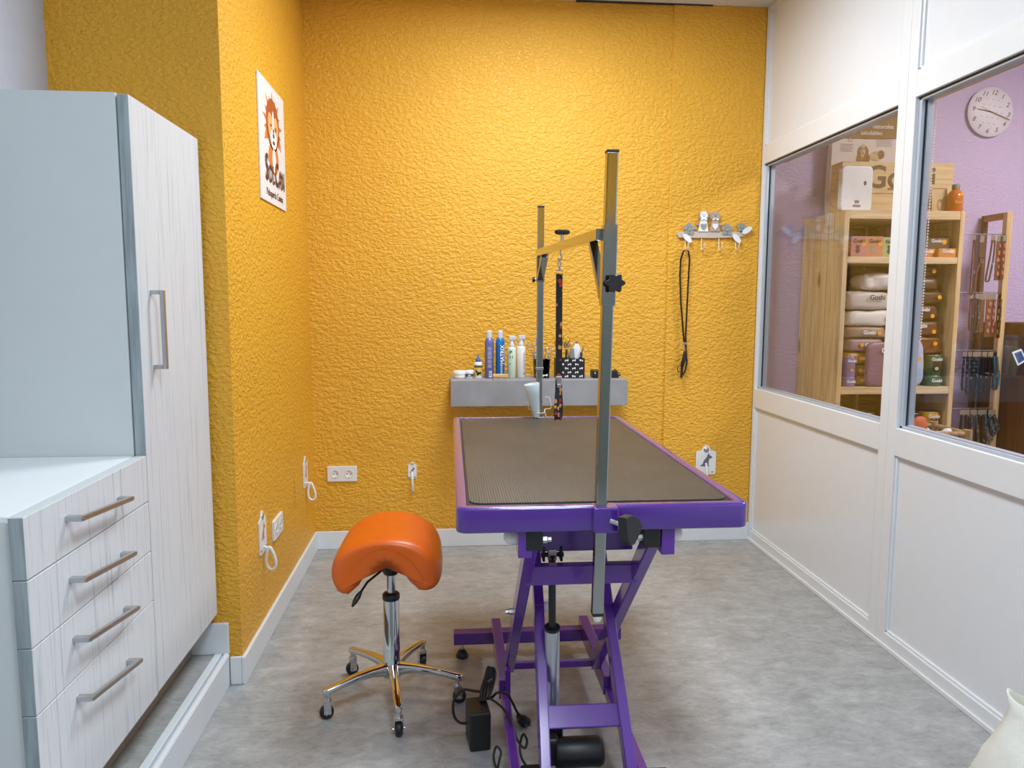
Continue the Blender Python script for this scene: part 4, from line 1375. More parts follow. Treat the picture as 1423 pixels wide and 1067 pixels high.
DG = [(-0.9, -0.5), (-0.62, 0.0), (-0.95, 0.35), (-0.55, 0.28), (0.2, 0.28), (0.45, 0.75), (0.62, 0.45), (0.95, 0.3), (0.7, 0.08), (0.62, -0.55), (0.42, -0.55), (0.36, -0.12), (-0.35, -0.12), (-0.5, -0.55), (-0.7, -0.55)]
m = MB(INK_WHITE)
for r in range(5):
    for q in range(4):
        px_ = -0.055 + q * 0.036 + (0.014 if r % 2 else 0)
        pz_ = 0.088 - r * 0.0195
        s = 1 if (r + q) % 3 else -1
        if px_ < 0.064 and pz_ > 0.004:
            m.prism([(px_ + s * a * 0.0105, pz_ + b * 0.0095) for a, b in (DG if s > 0 else DG[::-1])], facing_cam((xb, YS - 0.0381, SZ)), 0.0006)
sub('dog_print', m, t, 'rows of white printed dogs')


def scissors(x, y, z, lean, rot, label, group, mat=STEEL, L=0.15):
    t = thing('scissors', label, 'scissors', (x, y, z), rot, group=group)
    m = MB(mat)
    for s in (-1, 1):
        m.tube([(s * 0.002, 0, 0), (s * 0.003, 0, L * 0.55), (s * 0.007, 0, L * 0.74)], [0.0012, 0.0032, 0.0024], 6)
        c = Vector((s * 0.0145, 0, L * 0.86))
        m.tube([c + Vector((0.0105 * math.cos(a), 0, 0.0125 * math.sin(a))) for a in [2 * PI * i / 16 for i in range(16)]], 0.0019, 6, closed=True)
    m.tube([(0.024, 0, L * 0.94), (0.031, 0, L * 1.02)], [0.0022, 0.001], 6)
    sub('blades', m, t)
    t.rotation_euler = (0, lean, rot)
    return t


g1, g2 = 'scissors in the black holder', 'grooming tools in the dog-pattern box'
scissors(xc - 0.022, YS, SZ + 0.008, -0.18, 0.3, 'leftmost scissors leaning out of the black holder', g1, L=0.178)
scissors(xc + 0.008, YS + 0.01, SZ + 0.008, 0.05, 0.1, 'middle scissors in the black holder', g1, L=0.15)
scissors(xc + 0.016, YS - 0.01, SZ + 0.008, 0.22, 0.2, 'rightmost scissors leaning out of the black holder', g1, L=0.15)
scissors(xb - 0.045, YS + 0.012, SZ + 0.012, -0.05, 0.5, 'black-handled scissors at the left of the dog-pattern box', g2, BLACK, 0.185)
scissors(xb - 0.022, YS - 0.012, SZ + 0.012, 0.08, 0.9, 'dark scissors second from the left in the dog-pattern box', g2, BLACK, 0.175)
scissors(xb - 0.006, YS + 0.014, SZ + 0.012, 0.06, 0.0, 'silver scissors in the middle of the dog-pattern box', g2, STEEL, 0.17)
t = thing('slicker_brush', 'white slicker brush standing at the right of the dog-pattern box', 'brush', (xb + 0.036, YS, SZ + 0.012), 0.0, group=g2)
sub('handle', MB(WHITE).loft([[Vector((hw * math.cos(a), 0.006 * math.sin(a), z)) for a in [2 * PI * i / 14 for i in range(14)]] for z, hw in ((0.0, 0.007), (0.08, 0.009), (0.10, 0.019), (0.13, 0.021), (0.15, 0.012), (0.158, 0.005))], True, True), t)
sub('tip', MB(pm('red_tip', (120, 44, 40), 0.4)).lathe([(0.006, 0.150), (0.006, 0.160), (0.002, 0.168), (0, 0.168)], (0, 0, 0), 10), t, 'dark red tip')
t = thing('grooming_comb', 'dark blue comb at the right end of the dog-pattern box', 'comb', (xb + 0.056, YS - 0.012, SZ + 0.012), 0.0, group=g2)
m = MB(pm('navy_comb', (30, 44, 84), 0.4)).box((-0.004, -0.006, 0), (0.006, 0.006, 0.115), 0.003)
m.use(BLACK).tube([(0.004, 0, 0.11), (0.010, 0, 0.138)], 0.002, 6)
sub('comb', m, t)
t = thing('metal_comb', 'steel comb standing left of the white slicker brush', 'comb', (xb + 0.012, YS - 0.014, SZ + 0.012), 0.0, group=g2)
sub('comb', MB(STEEL).box((-0.009, -0.002, 0.0), (0.009, 0.002, 0.135), 0.002), t)

x = sx(827)
t = thing('hair_clipper', 'small black clipper lying on the shelf left of the front chrome post', 'clipper', (x, YS, SZ))
sub('body', MB(BLACK).box((x - 0.018, YS - 0.04, SZ), (x + 0.024, YS + 0.045, SZ + 0.038), 0.010, 3), t)
sub('switch', MB(STEEL).lathe([(0.0045, 0), (0.0035, 0.003), (0, 0.004)], (0, 0, 0), 12, facing_cam((x - 0.008, YS - 0.0395, SZ + 0.024))), t, 'silver switch')
x = sx(852)
t = thing('clipper_charger', 'black charger with a cord at the right end of the grey shelf', 'charger', (x, YS, SZ))
m = MB(BLACK).loft([[Vector((x + 0.002 + a, YS + b, SZ + z)) for a, b in rrect(-w, -0.03, w, 0.03, 0.006, 3)] for w, z in ((0.022, 0), (0.021, 0.012), (0.012, 0.034))], True, False)
sub('body', m, t)
m = MB(BLACK_CABLE).tube(pool([(x + 0.004, YS, SZ + 0.036), (x + 0.012, YS + 0.01, SZ + 0.040), (x + 0.035, YS + 0.04, SZ + 0.020), (x + 0.052, YS + 0.06, SZ + 0.004), (0.842, YS + 0.09, SZ + 0.004), (0.8585, YS + 0.10, SZ + 0.003), (0.8595, YS + 0.10, SZ - 0.05), (0.860, YS + 0.09, 0.800)]), 0.0022, 7)
m.tube(pool([(0.860, YS + 0.09, 0.800), (0.874, YS + 0.08, 0.788), (0.885, YS + 0.07, 0.770), (0.880, YS + 0.06, 0.762), (0.865, YS + 0.06, 0.765), (0.8575, YS + 0.06, 0.775)]), 0.0022, 7)
sub('cord', m, t, 'black cord')

# ------------------------------------------------------------------ shop shelves seen through the windows
SX0, SX1, SY0, SY1 = 1.815, 2.398, 3.335, 3.748
su = thing('shop_shelf', 'tall pine shelf unit full of pet food in the shop behind the windows', 'shelf unit', ((SX0 + SX1) / 2, (SY0 + SY1) / 2, 0))
for k in range(3):
    y0 = SY0 + 0.022 + k * 0.1315
    sub('side_board', MB(PINE).box((SX0, y0, 0), (SX0 + 0.018, y0 + 0.121, 1.683), 0.002), su)
sub('side_board', MB(PINE).box((SX1 - 0.018, SY0 + 0.02, 0), (SX1, SY1, 1.683), 0.002), su)
for x0 in (SX0, SX1 - 0.022):
    sub('post', MB(PINE).box((x0, SY0, 0), (x0 + 0.022, SY0 + 0.02, 1.685), 0.002), su)
SH = {}
for k, (z, t) in enumerate(((1.685, 0.040), (1.472, 0.030), (0.862, 0.034), (0.58, 0.03), (0.12, 0.03))):
    SH[k] = z
    sub('shelf_board', MB(PINE_X).box((SX0 + 0.0225, SY0 + 0.001, z - t), (SX1 - 0.0225, SY1 - 0.02, z), 0.002), su)
sub('back_panel', MB(BROWN_BACK).box((SX0 + 0.0185, SY1 - 0.018, 0.1), (SX1 - 0.0185, SY1 - 0.004, 1.66)), su, 'brown slatted back')
for x0 in (2.13, 2.27):
    sub('back_slat', MB(PINE).box((x0, SY1 - 0.034, 0.58), (x0 + 0.016, SY1 - 0.0185, 1.645), 0.001), su)


def px_box(u0, v0, u1, v1, y):
    a, b = at(u0, v0, 'y', y), at(u1, v1, 'y', y)
    return a.x, b.x, b.z, a.z        # x0, x1, z0, z1


def sticker(t, x, z, y, r=0.012):
    sub('price_sticker', MB(SPOT).prism(ell(x, z, r, r, 14), facing_cam((0, y - 0.0005, 0)), 0.001), t, 'orange round sticker')


def brand(t, x, z, y, size, ink=None, s='Gosbi'):
    sub('lettering', MB(ink or INK_WHITE).text(s, size, facing_cam((x, y - 0.0008, z)), 0.001, bold=True), t)


def carton(name, label, cat, u0, v0, u1, v1, y, depth, mat, base, group=None, ink=None, txt=0.0, st=False, pet=None, s='Gosbi'):
    x0, x1, z0, z1 = px_box(u0, v0, u1, v1, y)
    h = z1 - z0
    z0 = base + 0.0005
    z1 = z0 + h
    t = thing(name, label, cat, ((x0 + x1) / 2, y + depth / 2, z0), group=group)
    sub('carton', MB(mat).box((x0 + 0.0008, y, z0), (x1 - 0.0008, y + depth, z1), 0.002), t)
    if txt:
        brand(t, (x0 + x1) / 2, z1 - 0.18 * h - txt * 0.2, y, txt, ink, s)
    if st:
        sticker(t, x0 + (x1 - x0) * 0.8, z0 + h * 0.64, y)
    if pet:
        w = (x1 - x0) * 0.16
        xm, zm = (x0 + x1) / 2 - 0.005, z0 + h * 0.30
        m = MB(pet)
        m.prism(ell(xm, zm, w * 0.9, w * 1.0, 14), facing_cam((0, y - 0.0002, 0)), 0.0006)
        m.prism(ell(xm, zm + w * 1.3, w * 0.8, w * 0.7, 14), facing_cam((0, y - 0.0004, 0)), 0.0006)
        for s_ in (-1, 1):
            m.prism([(xm + s_ * w * 0.75, zm + w * 1.5), (xm + s_ * w * 0.2, zm + w * 1.9), (xm + s_ * w * 0.7, zm + w * 2.4)][::s_], facing_cam((0, y - 0.0004, 0)), 0.0006)
        sub('pet_print', m, t, 'printed cat')
    return t


def can(label, u0, v0, u1, v1, y, mat, base, group, name='food_can', cat='can', txt=0.016, pic=None, s='Gosbi'):
    x0, x1, z0, z1 = px_box(u0, v0, u1, v1, y)
    h, r, xc = z1 - z0, (x1 - x0) / 2, (x0 + x1) / 2
    z0 = base + 0.0005
    yc = y + r
    t = thing(name, label, cat, (xc, yc, z0), group=group)
    sub('can', MB(mat).lathe([(0, 0), (r * 0.97, 0), (r, 0.003), (r, h - 0.003), (r * 0.97, h), (r * 0.93, h - 0.002), (0, h - 0.002)], (xc, yc, z0), 28), t)
    sub('rim', MB(STEEL).lathe([(r * 0.96, h - 0.002), (r * 1.005, h - 0.001), (r * 0.98, h + 0.0015), (r * 0.94, h)], (xc, yc, z0), 28), t, 'metal rim')
    brand(t, xc, z0 + h * (0.8 if h > 0.07 else 0.55), y - 0.0005, txt, s=s)
    if pic:
        m = MB(pic)
        m.prism(ell(xc, z0 + h * 0.42, r * 0.42, r * 0.5, 18), facing_cam((0, y - 0.0008, 0)), 0.0008)
        for q in (-1, 1):
            m.prism([(xc + q * r * 0.36, z0 + h * 0.42 + r * 0.3), (xc + q * r * 0.05, z0 + h * 0.42 + r * 0.45), (xc + q * r * 0.30, z0 + h * 0.42 + r * 0.75)][::q], facing_cam((0, y - 0.0008, 0)), 0.0008)
        m.use(pm('muzzle_print', (206, 176, 140), 0.5)).prism(ell(xc, z0 + h * 0.36, r * 0.22, r * 0.2, 14), facing_cam((0, y - 0.0017, 0)), 0.0005)
        sub('pet_print', m, t, 'printed animal face')
    return t


def sack(label, u0, v0, u1, v1, y, depth, mat, group, amp=0.006, seed=1, ink=None, txt=0.0, tx=0.5, st=None, name='food_bag', base=None, pinch=0.0, e=0.32, s='Gosbi', ty=0.5):
    x0, x1, z0, z1 = px_box(u0, v0, u1, v1, y)
    h = z1 - z0
    if base is not None:
        z0 = base + 0.0008
        z1 = z0 + h
    t = thing(name, label, 'bag', ((x0 + x1) / 2, y + depth / 2, z0), group=group)
    c = ((x0 + x1) / 2, y + depth / 2, (z0 + z1) / 2)
    sub('bag', MB(mat).pillow(c, (x1 - x0, depth, h - 0.001), e, e, amp, seed, nu=36, nv=18, pinch=pinch), t)
    yo = y - amp * 1.1
    if txt:
        brand(t, x0 + (x1 - x0) * tx, z0 + h * ty, yo, txt, ink, s)
    if st:
        sticker(t, x0 + (x1 - x0) * st[0], z0 + h * st[1], yo, 0.010)
    return t


KRAFT = pm('kraft_paper', (196, 168, 126), 0.7, var=0.05)
KRAFT_D = pm('kraft_dark', (150, 118, 78), 0.7, var=0.06)
PAPER = pm('cream_paper', (222, 210, 200), 0.6, var=0.02)
GREY_TXT = pm('grey_text', (168, 150, 146), 0.6)
FUR = pm('fur_print', (150, 112, 70), 0.7, var=0.3, scale=60)
FUR_L = pm('fur_print_light', (204, 178, 138), 0.7, var=0.2, scale=60)

# top of the shelf: paper feed bag, crate, dispenser, pouches, bottle
yb_ = 3.67
a = at(1157, 192, 'y', yb_)
b = at(1246, 172, 'y', yb_)
t = thing('feed_bag', 'big cream paper feed bag with two dogs printed on it, standing behind the crate', 'bag', ((a.x + b.x) / 2, 3.70, 1.6855))
xl, xr, zt = a.x, b.x + 0.03, 2.075
m = MB(PAPER).loft([[Vector(p) for p in ((xl + k, yb_, z), (xr - k, yb_, z), (xr - k, yb_ + d, z), (xl + k, yb_ + d, z))] for z, k, d in ((1.6855, 0.004, 0.05), (1.8, 0, 0.055), (2.0, 0.0, 0.045), (zt, 0.0, 0.03))], True, False)
sub('bag', m, t)
m = MB(KRAFT_D).prism([(xl + 0.13, zt - 0.004), (xl + 0.17, zt + 0.008), (xl + 0.22, zt + 0.004), (xr - 0.004, zt + 0.012), (xr - 0.004, zt + 0.12), (xl + 0.004, zt + 0.12), (xl + 0.004, zt - 0.012), (xl + 0.08, zt - 0.006)], facing_cam((0, yb_ + 0.028, 0)), 0.012)
sub('top_fold', m, t, 'brown folded top')
m = MB(INK_WHITE).text('naturales', 0.030, facing_cam((xr - 0.09, yb_ + 0.0155, zt + 0.066)), 0.001).text('saludables', 0.028, facing_cam((xr - 0.15, yb_ + 0.0155, zt + 0.034)), 0.001)
sub('lettering', m, t, 'white lettering')
m = MB(FUR)
F = facing_cam((0, yb_ - 0.0002, 0))


def pt(u, v):
    p = at(u, v, 'y', yb_)
    return p.x, p.z


for (u, v), rx, rz, mm in (((1199, 212), 0.030, 0.036, FUR), ((1199, 222), 0.036, 0.040, FUR), ((1199, 209), 0.013, 0.034, FUR_L), ((1217, 217), 0.034, 0.024, FUR_L), ((1224, 215), 0.018, 0.022, FUR)):
    m.use(mm)
    x, z = pt(u, v)
    m.prism(ell(x, z, rx, rz, 20), F @ Matrix.Translation((0, 0, 0.0004 * len(m.v) / 60)), 0.0008)
m.use(INK)
for u, v in ((1197, 207), (1201, 207), (1199, 213)):
    x, z = pt(u, v)
    m.prism(ell(x, z, 0.003, 0.003, 8), F @ Matrix.Translation((0, 0, 0.0035)), 0.0006)
sub('dog_print', m, t, 'two printed dogs')
m = MB(GREY_TXT)
for u0, u1, v, n in ((1167, 1186, 200, 6), (1217, 1240, 195, 5), (1161, 1169, 238, 5)):
    for k in range(n):
        x0_, z0_ = pt(u0 + (k * 3 % 4) * 0.4, v + k * 2.0)
        x1_, z1_ = pt(u1 - (k * 5 % 7) * 0.4, v + k * 2.0)
        m.prism([(x0_, z0_ - 0.0016), (x1_, z0_ - 0.0016), (x1_, z0_ + 0.0016), (x0_, z0_ + 0.0016)], F, 0.0006)
x, z = pt(1182, 194)
m.tube([F @ Vector((x + 0.010 * math.cos(q), z + 0.010 * math.sin(q), 0.0006)) for q in [2 * PI * i / 16 for i in range(16)]], 0.0014, 6, closed=True)
sub('small_print', m, t, 'small grey print')

yc_ = 3.50
x0, x1, z0, z1 = px_box(1171, 224, 1322, 291, yc_)
cr = thing('wooden_crate', 'pale wooden crate with big dark lettering on top of the pine shelf unit', 'crate', ((x0 + x1) / 2, yc_ + 0.05, 1.6855))
x1 = min(x1, SX1 + 0.05)
zc0 = 1.6855
zsp = zc0 + (z1 - zc0) * 0.40
CRW = grain('crate_wood', (218, 190, 146), (196, 164, 118), (0.5, 9, 9), 7, 0.6)
sub('front_board', MB(CRW).box((x0, yc_, zsp + 0.001), (x1, yc_ + 0.012, z1), 0.0015), cr)
sub('front_board', MB(CRW).box((x0, yc_, zc0), (x1, yc_ + 0.012, zsp - 0.001), 0.0015), cr)
for xx in (x0, x1 - 0.012):
    sub('side_board', MB(CRW).box((xx, yc_ + 0.0125, zc0), (xx + 0.012, yc_ + 0.105, z1), 0.0015), cr)
sub('bottom_board', MB(CRW).box((x0 + 0.0125, yc_ + 0.0125, zc0), (x1 - 0.0125, yc_ + 0.105, zc0 + 0.01)), cr)
BROWN_LET = pm('brown_lettering', (98, 74, 44), 0.6)
pg, pi_ = at(1212, 243, 'y', yc_), at(1292, 243, 'y', yc_)
m = MB(BROWN_LET).text('Gosbi', 0.150, facing_cam(((pg.x + pi_.x) / 2, yc_ - 0.0004, z1 - 0.075)), 0.001, bold=True)
sub('lettering', m, cr, 'large dark brown lettering')
pa_ = at(1235, 262, 'y', yc_)
sub('lettering', MB(BROWN_LET).text('animal nutrition', 0.024, facing_cam((pa_.x + 0.07, yc_ - 0.0004, pa_.z)), 0.001), cr, 'small dark lettering')

yd_ = 3.40
x0, x1, z0, z1 = px_box(1171, 230, 1211, 292, yd_)
t = thing('dispenser', 'white rounded bag dispenser standing in front of the crate', 'dispenser', ((x0 + x1) / 2, yd_ + 0.017, 1.6855))
m = MB(WHITE)
m.loft([[Vector((x, yd_ + d, z)) for x, z in rrect(x0 + k, 1.6857, x1 - k, z1 - k, 0.022, 6)] for d, k in ((0.004, 0.003), (0, 0.006), (0.0005, 0.003), (0.004, 0), (0.030, 0), (0.034, 0.004))][1:], True, False)
sub('body', m, t)
F = facing_cam((0, yd_ - 0.0005, 0))
xm = (x0 + x1) / 2
m = MB(pm('dark_logo', (96, 66, 80), 0.6)).text('W', 0.022, F @ Matrix.Translation((xm + 0.002, 1.728, 0)), 0.001, bold=True)
for k in range(2):
    m.prism([(xm - 0.018, 1.706 + k * 0.006), (xm + 0.020, 1.706 + k * 0.006), (xm + 0.020, 1.709 + k * 0.006), (xm - 0.018, 1.709 + k * 0.006)], F, 0.0008)
m.prism(ell(xm + 0.038, 1.815, 0.006, 0.011, 12), F, 0.0008)
sub('print', m, t, 'dark printed emblem')

x0, x1, z0, z1 = px_box(1297, 252, 1316, 292, 3.40)
t = thing('kraft_pouch', 'kraft paper treat pouch between the crate lettering and the amber bottle', 'pouch', ((x0 + x1) / 2, 3.42, 1.6855))
zt = 1.6855 + z1 - z0
m = MB(KRAFT).loft([[Vector((x0 + k, 3.40 + q, z)), Vector((x1 - k, 3.40 + q, z)), Vector((x1 - k, 3.40 + q + d, z)), Vector((x0 + k, 3.40 + q + d, z))] for z, k, q, d in ((1.6857, 0.002, 0, 0.035), (1.72, 0, -0.001, 0.036), (zt - 0.03, 0, 0.008, 0.014), (zt, 0, 0.013, 0.003))], True, False)
sub('pouch', m, t)
m = MB(KRAFT_D).box((x0 + 0.004, 3.4085, zt - 0.022), (x1 - 0.004, 3.4105, zt - 0.018))
sub('seal_strip', m, t, 'brown sealed strip')
m = MB(KRAFT_D).tube([(((x0 + x1) / 2) + 0.011 * math.cos(q), 3.3986, 1.722 + 0.024 * math.sin(q)) for q in [2 * PI * i / 18 for i in range(18)]], 0.0012, 6, closed=True)
sub('print', m, t, 'brown outline print')
carton('treat_box', 'small kraft box with a round emblem at the foot of the crate', 'box', 1284, 274, 1297, 292, 3.43, 0.04, KRAFT, 1.6855)
ABX = at(1327, 280, 'y', 3.376).x
t = thing('amber_bottle', 'amber bottle with a grey cap at the right end of the top shelf', 'bottle', (ABX, 3.376, 1.6855))
sub('body', MB(pm('amber_plastic', (200, 104, 24), 0.2, coat=0.3)).lathe([(0, 0), (0.031, 0), (0.034, 0.004), (0.034, 0.070), (0.030, 0.086), (0.017, 0.100), (0.014, 0.103)], (ABX, 3.376, 1.6857), 26), t)
sub('cap', MB(pm('taupe_cap', (122, 108, 96), 0.5)).lathe([(0.0165, 0.102), (0.0165, 0.124), (0.014, 0.127), (0, 0.127)], (ABX, 3.376, 1.6857), 20), t, 'grey-brown cap')
sub('lettering', MB(pm('pale_orange_ink', (226, 160, 96), 0.5)).text('Gosbi', 0.020, facing_cam((ABX, 3.3408, 1.727)), 0.001, bold=True), t)
sticker(t, ABX + 0.010, 1.765, 3.3435, 0.009)

# first shelf
b1 = SH[1]
PINKC = pm('pink_carton', (186, 128, 124), 0.6)
ORC = pm('salmon_carton', (196, 132, 92), 0.6)
GRC = pm('green_carton', (162, 176, 116), 0.6)
ORT = pm('orange_tray', (206, 132, 60), 0.5)
DKT = pm('dark_tray', (96, 78, 56), 0.5)
g = 'cartons on the upper shelf'
carton('food_carton', 'dusky pink food carton with a printed cat at the left of the upper shelf', 'carton', 1183.5, 324, 1204, 353, 3.37, 0.09, PINKC, b1, g, INK_BROWN, 0.024, True, pm('cat_brown', (96, 64, 40), 0.6))
carton('food_carton', 'salmon food carton with a printed cat between the pink and green cartons', 'carton', 1204.3, 324, 1227, 353, 3.37, 0.09, ORC, b1, g, INK_BROWN, 0.024, True, pm('cat_grey', (160, 146, 130), 0.6))
carton('food_carton', 'green food carton beside the white window post', 'carton', 1227.5, 325, 1248, 353, 3.37, 0.09, GRC, b1, g, pm('dark_green_ink', (50, 70, 34), 0.6), 0.022, False, pm('cat_dark', (70, 60, 44), 0.6))
carton('food_carton', 'tall pink carton at the back of the upper shelf', 'carton', 1232, 306, 1250, 353, 3.56, 0.08, PINKC, b1, g)
g = 'small food trays on the upper shelf'
carton('food_tray', 'orange food tray on the upper shelf, nearer the blind chain', 'tray', 1277, 341, 1301, 353.5, 3.37, 0.07, ORT, b1, g, None, 0.024, True)
carton('food_tray', 'orange food tray at the right end of the upper shelf', 'tray', 1305, 341, 1329.5, 353.5, 3.345, 0.07, ORT, b1, g, None, 0.024, True)
zt = b1 + px_box(1277, 341, 1301, 353.5, 3.37)[3] - px_box(1277, 341, 1301, 353.5, 3.37)[2] + 0.001
carton('food_tray', 'dark food tray lying on top of the two orange trays', 'tray', 1284, 326, 1319, 341, 3.375, 0.07, DKT, zt, g, None, 0.022, True)

# second shelf: left pile
b2 = SH[2]
GWH = pm('greyish_bag', (196, 186, 178), 0.45, var=0.04)
WHB = pm('white_bag', (222, 214, 206), 0.42, var=0.03)
TAU = pm('taupe_bag', (156, 134, 116), 0.42, var=0.05)
MAU = pm('mauve_bag', (150, 124, 128), 0.42, var=0.05)
OCH = pm('ochre_bag', (164, 118, 52), 0.42, var=0.06)
OLV = pm('olive_bag', (132, 106, 64), 0.42, var=0.06)
OLY = pm('olive_yellow_bag', (158, 128, 60), 0.42, var=0.06)
DBR = pm('dark_brown_bag', (86, 58, 36), 0.38, var=0.12)
RBR = pm('red_brown_bag', (116, 62, 30), 0.38, var=0.1)
PUR = pm('violet_can', (136, 112, 160), 0.4)
PLM = pm('plum_bag', (136, 100, 112), 0.4, var=0.06)
BLB = pm('pale_blue_bag', (176, 188, 210), 0.4, var=0.04)
g = 'pet food bags in the middle of the shelf unit'
FB = 3.382
sack('yellow-brown bag lowest in the left pile', 1190, 522.5, 1212, 537, FB, 0.18, OLY, g, 0.006, 1, None, 0.018, 0.6, (0.3, 0.55), base=b2)
sack('olive-grey bag second from the bottom of the left pile', 1190, 507, 1213, 522, FB, 0.18, OLV, g, 0.006, 2, None, 0.018, 0.62, (0.22, 0.5))
sack('ochre bag in the left pile above the olive-grey one', 1178, 489.5, 1213, 506.5, FB, 0.20, OCH, g, 0.008, 3, None, 0.016, 0.7, (0.5, 0.5))
sack('mauve bag in the left pile with white lettering', 1179, 470.5, 1229, 489, FB, 0.22, MAU, g, 0.008, 4, None, 0.026, 0.6, (0.35, 0.55))
sack('taupe bag in the left pile right under the white bags', 1180, 454, 1234, 470, FB, 0.22, TAU, g, 0.008, 5, None, 0.026, 0.5, (0.75, 0.45))
sack('plain white crinkled bag, second from the top of the left pile', 1180, 431, 1238, 453.5, FB, 0.22, WHB, g, 0.012, 6, None, 0, 0.5, (0.9, 0.6))
sack('greyish white bag with dark lettering, top of the left pile', 1181, 404.5, 1240, 430.5, FB, 0.22, GWH, g, 0.008, 7, INK, 0.032, 0.62, None, ty=0.66)
sack('small crumpled white bag lying on top of the left pile', 1204, 379, 1246, 404, FB, 0.16, WHB, g, 0.016, 8, None, 0, e=0.55)
sack('dark brown bag standing at the back left of the pile', 1181, 382, 1210, 537, 3.60, 0.05, DBR, g, 0.003, 9, None, 0, 0.5, (0.62, 0.86), base=b2)
sack('dark brown bag standing at the back behind the crumpled white bag', 1221, 384, 1250, 537, 3.58, 0.05, DBR, g, 0.003, 10, None, 0, 0.5, (0.2, 0.9), base=b2)
c1 = 'violet tins on the middle shelf'
can('small violet tin at the left end of the middle shelf', 1174.5, 525.5, 1191, 538.5, 3.345, PUR, b2, c1, 'food_tin', 'tin', 0.018)
can('taller violet tin standing on the small violet tin', 1176.5, 496.5, 1191, 525, 3.347, PUR, b2 + 0.0445, c1, 'food_tin', 'tin', 0.018, pm('tan_print', (150, 110, 80), 0.5))
sack('plum-coloured bag standing upright beside the white window post', 1208, 476, 1247, 537.5, 3.337, 0.042, PLM, g, 0.008, 11, None, 0.036, 0.66, None, base=b2, ty=0.82)

# second shelf: right pile
RB = 3.382
BLC = pm('black_can', (40, 40, 38), 0.4)
GNC = pm('green_can', (74, 98, 42), 0.4)
c2 = 'cans on the right of the middle shelf'
can('small dark green tin at the right end of the middle shelf', 1290, 524, 1313, 538, 3.350, GNC, b2, c2, 'food_can', 'can', 0.022)
can('green can standing on the small green tin', 1290.5, 494.5, 1312.5, 523.5, 3.352, GNC, b2 + 0.0485, c2, 'food_can', 'can', 0.022, pm('dark_print', (46, 42, 36), 0.5))
can('black can behind the pale blue bag', 1280, 490, 1289.5, 538, 3.43, BLC, b2, c2, 'food_can', 'can', 0.001, s='G')
sack('pale blue bag with a printed cat beside the blind chain', 1258, 473, 1284.5, 537.5, 3.337, 0.042, BLB, g, 0.010, 12, None, 0, 0.5, (0.62, 0.60), base=b2, pinch=0.25)
sack('red-brown bag lying lowest in the right pile', 1272, 468, 1310, 491, RB, 0.20, RBR, g, 0.010, 13, None, 0, 0.5, (0.66, 0.6))
sack('brown bag with white lettering directly above the red-brown bag', 1266, 446, 1306, 467, RB, 0.20, pm('brown_bag', (104, 66, 44), 0.38, var=0.1), g, 0.008, 14, None, 0.026, 0.3, (0.75, 0.3), ty=0.68)
sack('dark brown bag with white lettering, third from the bottom of the right pile', 1266, 424, 1305, 445.5, RB, 0.20, DBR, g, 0.008, 15, None, 0.026, 0.4, (0.72, 0.3), ty=0.72)
sack('wide dark brown bag bulging out of the right pile', 1264, 404, 1313, 423.5, RB, 0.20, DBR, g, 0.010, 16, None, 0, 0.4, (0.80, 0.55))
sack('flat dark brown bag second from the top of the right pile', 1264, 385, 1305, 403.5, RB, 0.20, DBR, g, 0.008, 17, None, 0, 0.4, None)
sack('dark brown bag on top of the right pile', 1264, 369, 1305, 384.5, RB, 0.20, DBR, g, 0.008, 18, None, 0, 0.4, (0.78, 0.5))

# lowest visible shelf
b3 = SH[3]
YEL = pm('yellow_can', (196, 148, 24), 0.4)
DBC = pm('dark_brown_can', (64, 44, 36), 0.4)
c3 = 'cans and tins on the lower shelf'
can('small violet tin at the left of the lower shelf', 1173, 562, 1191, 604, 3.36, PLM, b3, c3, 'food_tin', 'tin', 0.020)
can('dark brown tin with white lettering behind the left window', 1196, 562, 1219, 604, 3.38, DBC, b3, c3, 'food_tin', 'tin', 0.024)
can('dark brown can with white lettering behind the plush toy', 1262, 562, 1283.5, 604, 3.36, DBC, b3, c3, 'food_can', 'can', 0.024)
can('small yellow tin under the yellow can', 1285, 592.5, 1310, 607, 3.36, YEL, b3, c3, 'food_can', 'can', 0.02)
can('yellow can with a printed dog on the lower shelf', 1286, 563, 1310, 592, 3.362, YEL, b3 + 0.0515, c3, 'food_can', 'can', 0.024, pm('dog_face_print', (104, 74, 60), 0.5))

# log-framed toy bin with plush toys
LOG = grain('log', (176, 146, 106), (140, 110, 76), (8, 8, 0.8), 6, 0.7)
BYT = 2.90
q = at(1345, 597, 'y', BYT)
p = at(1290, 603, 'y', BYT)
rz = at(1330, 603, 'y', BYT).z
tb = thing('toy_bin', 'log-framed wooden toy bin in front of the shop shelves', 'bin', (2.02, 2.95, 0))
BXL = 1.78
for x in (BXL, q.x):
    for y in (BYT, BYT + 0.22):
        sub('post', MB(LOG).tube([(x, y, 0), (x, y, q.z)], 0.018, 14), tb)
for y in (BYT, BYT + 0.22):
    sub('rail', MB(LOG).tube([(BXL + 0.018, y, rz), (q.x - 0.018, y, rz)], 0.011, 12), tb)
for x in (BXL, q.x):
    sub('rail', MB(LOG).tube([(x, BYT + 0.018, rz), (x, BYT + 0.202, rz)], 0.011, 12), tb)
sub('basket', MB(LOG).box((BXL + 0.02, BYT + 0.02, 0.1), (q.x - 0.02, BYT + 0.20, 0.655), 0.01), tb)
PL_W = pm('plush_white', (226, 220, 214), 0.9, bump=0.5, bscale=220)
PL_O = pm('plush_orange', (206, 112, 76), 0.9, bump=0.5, bscale=220)
tz = 0.656


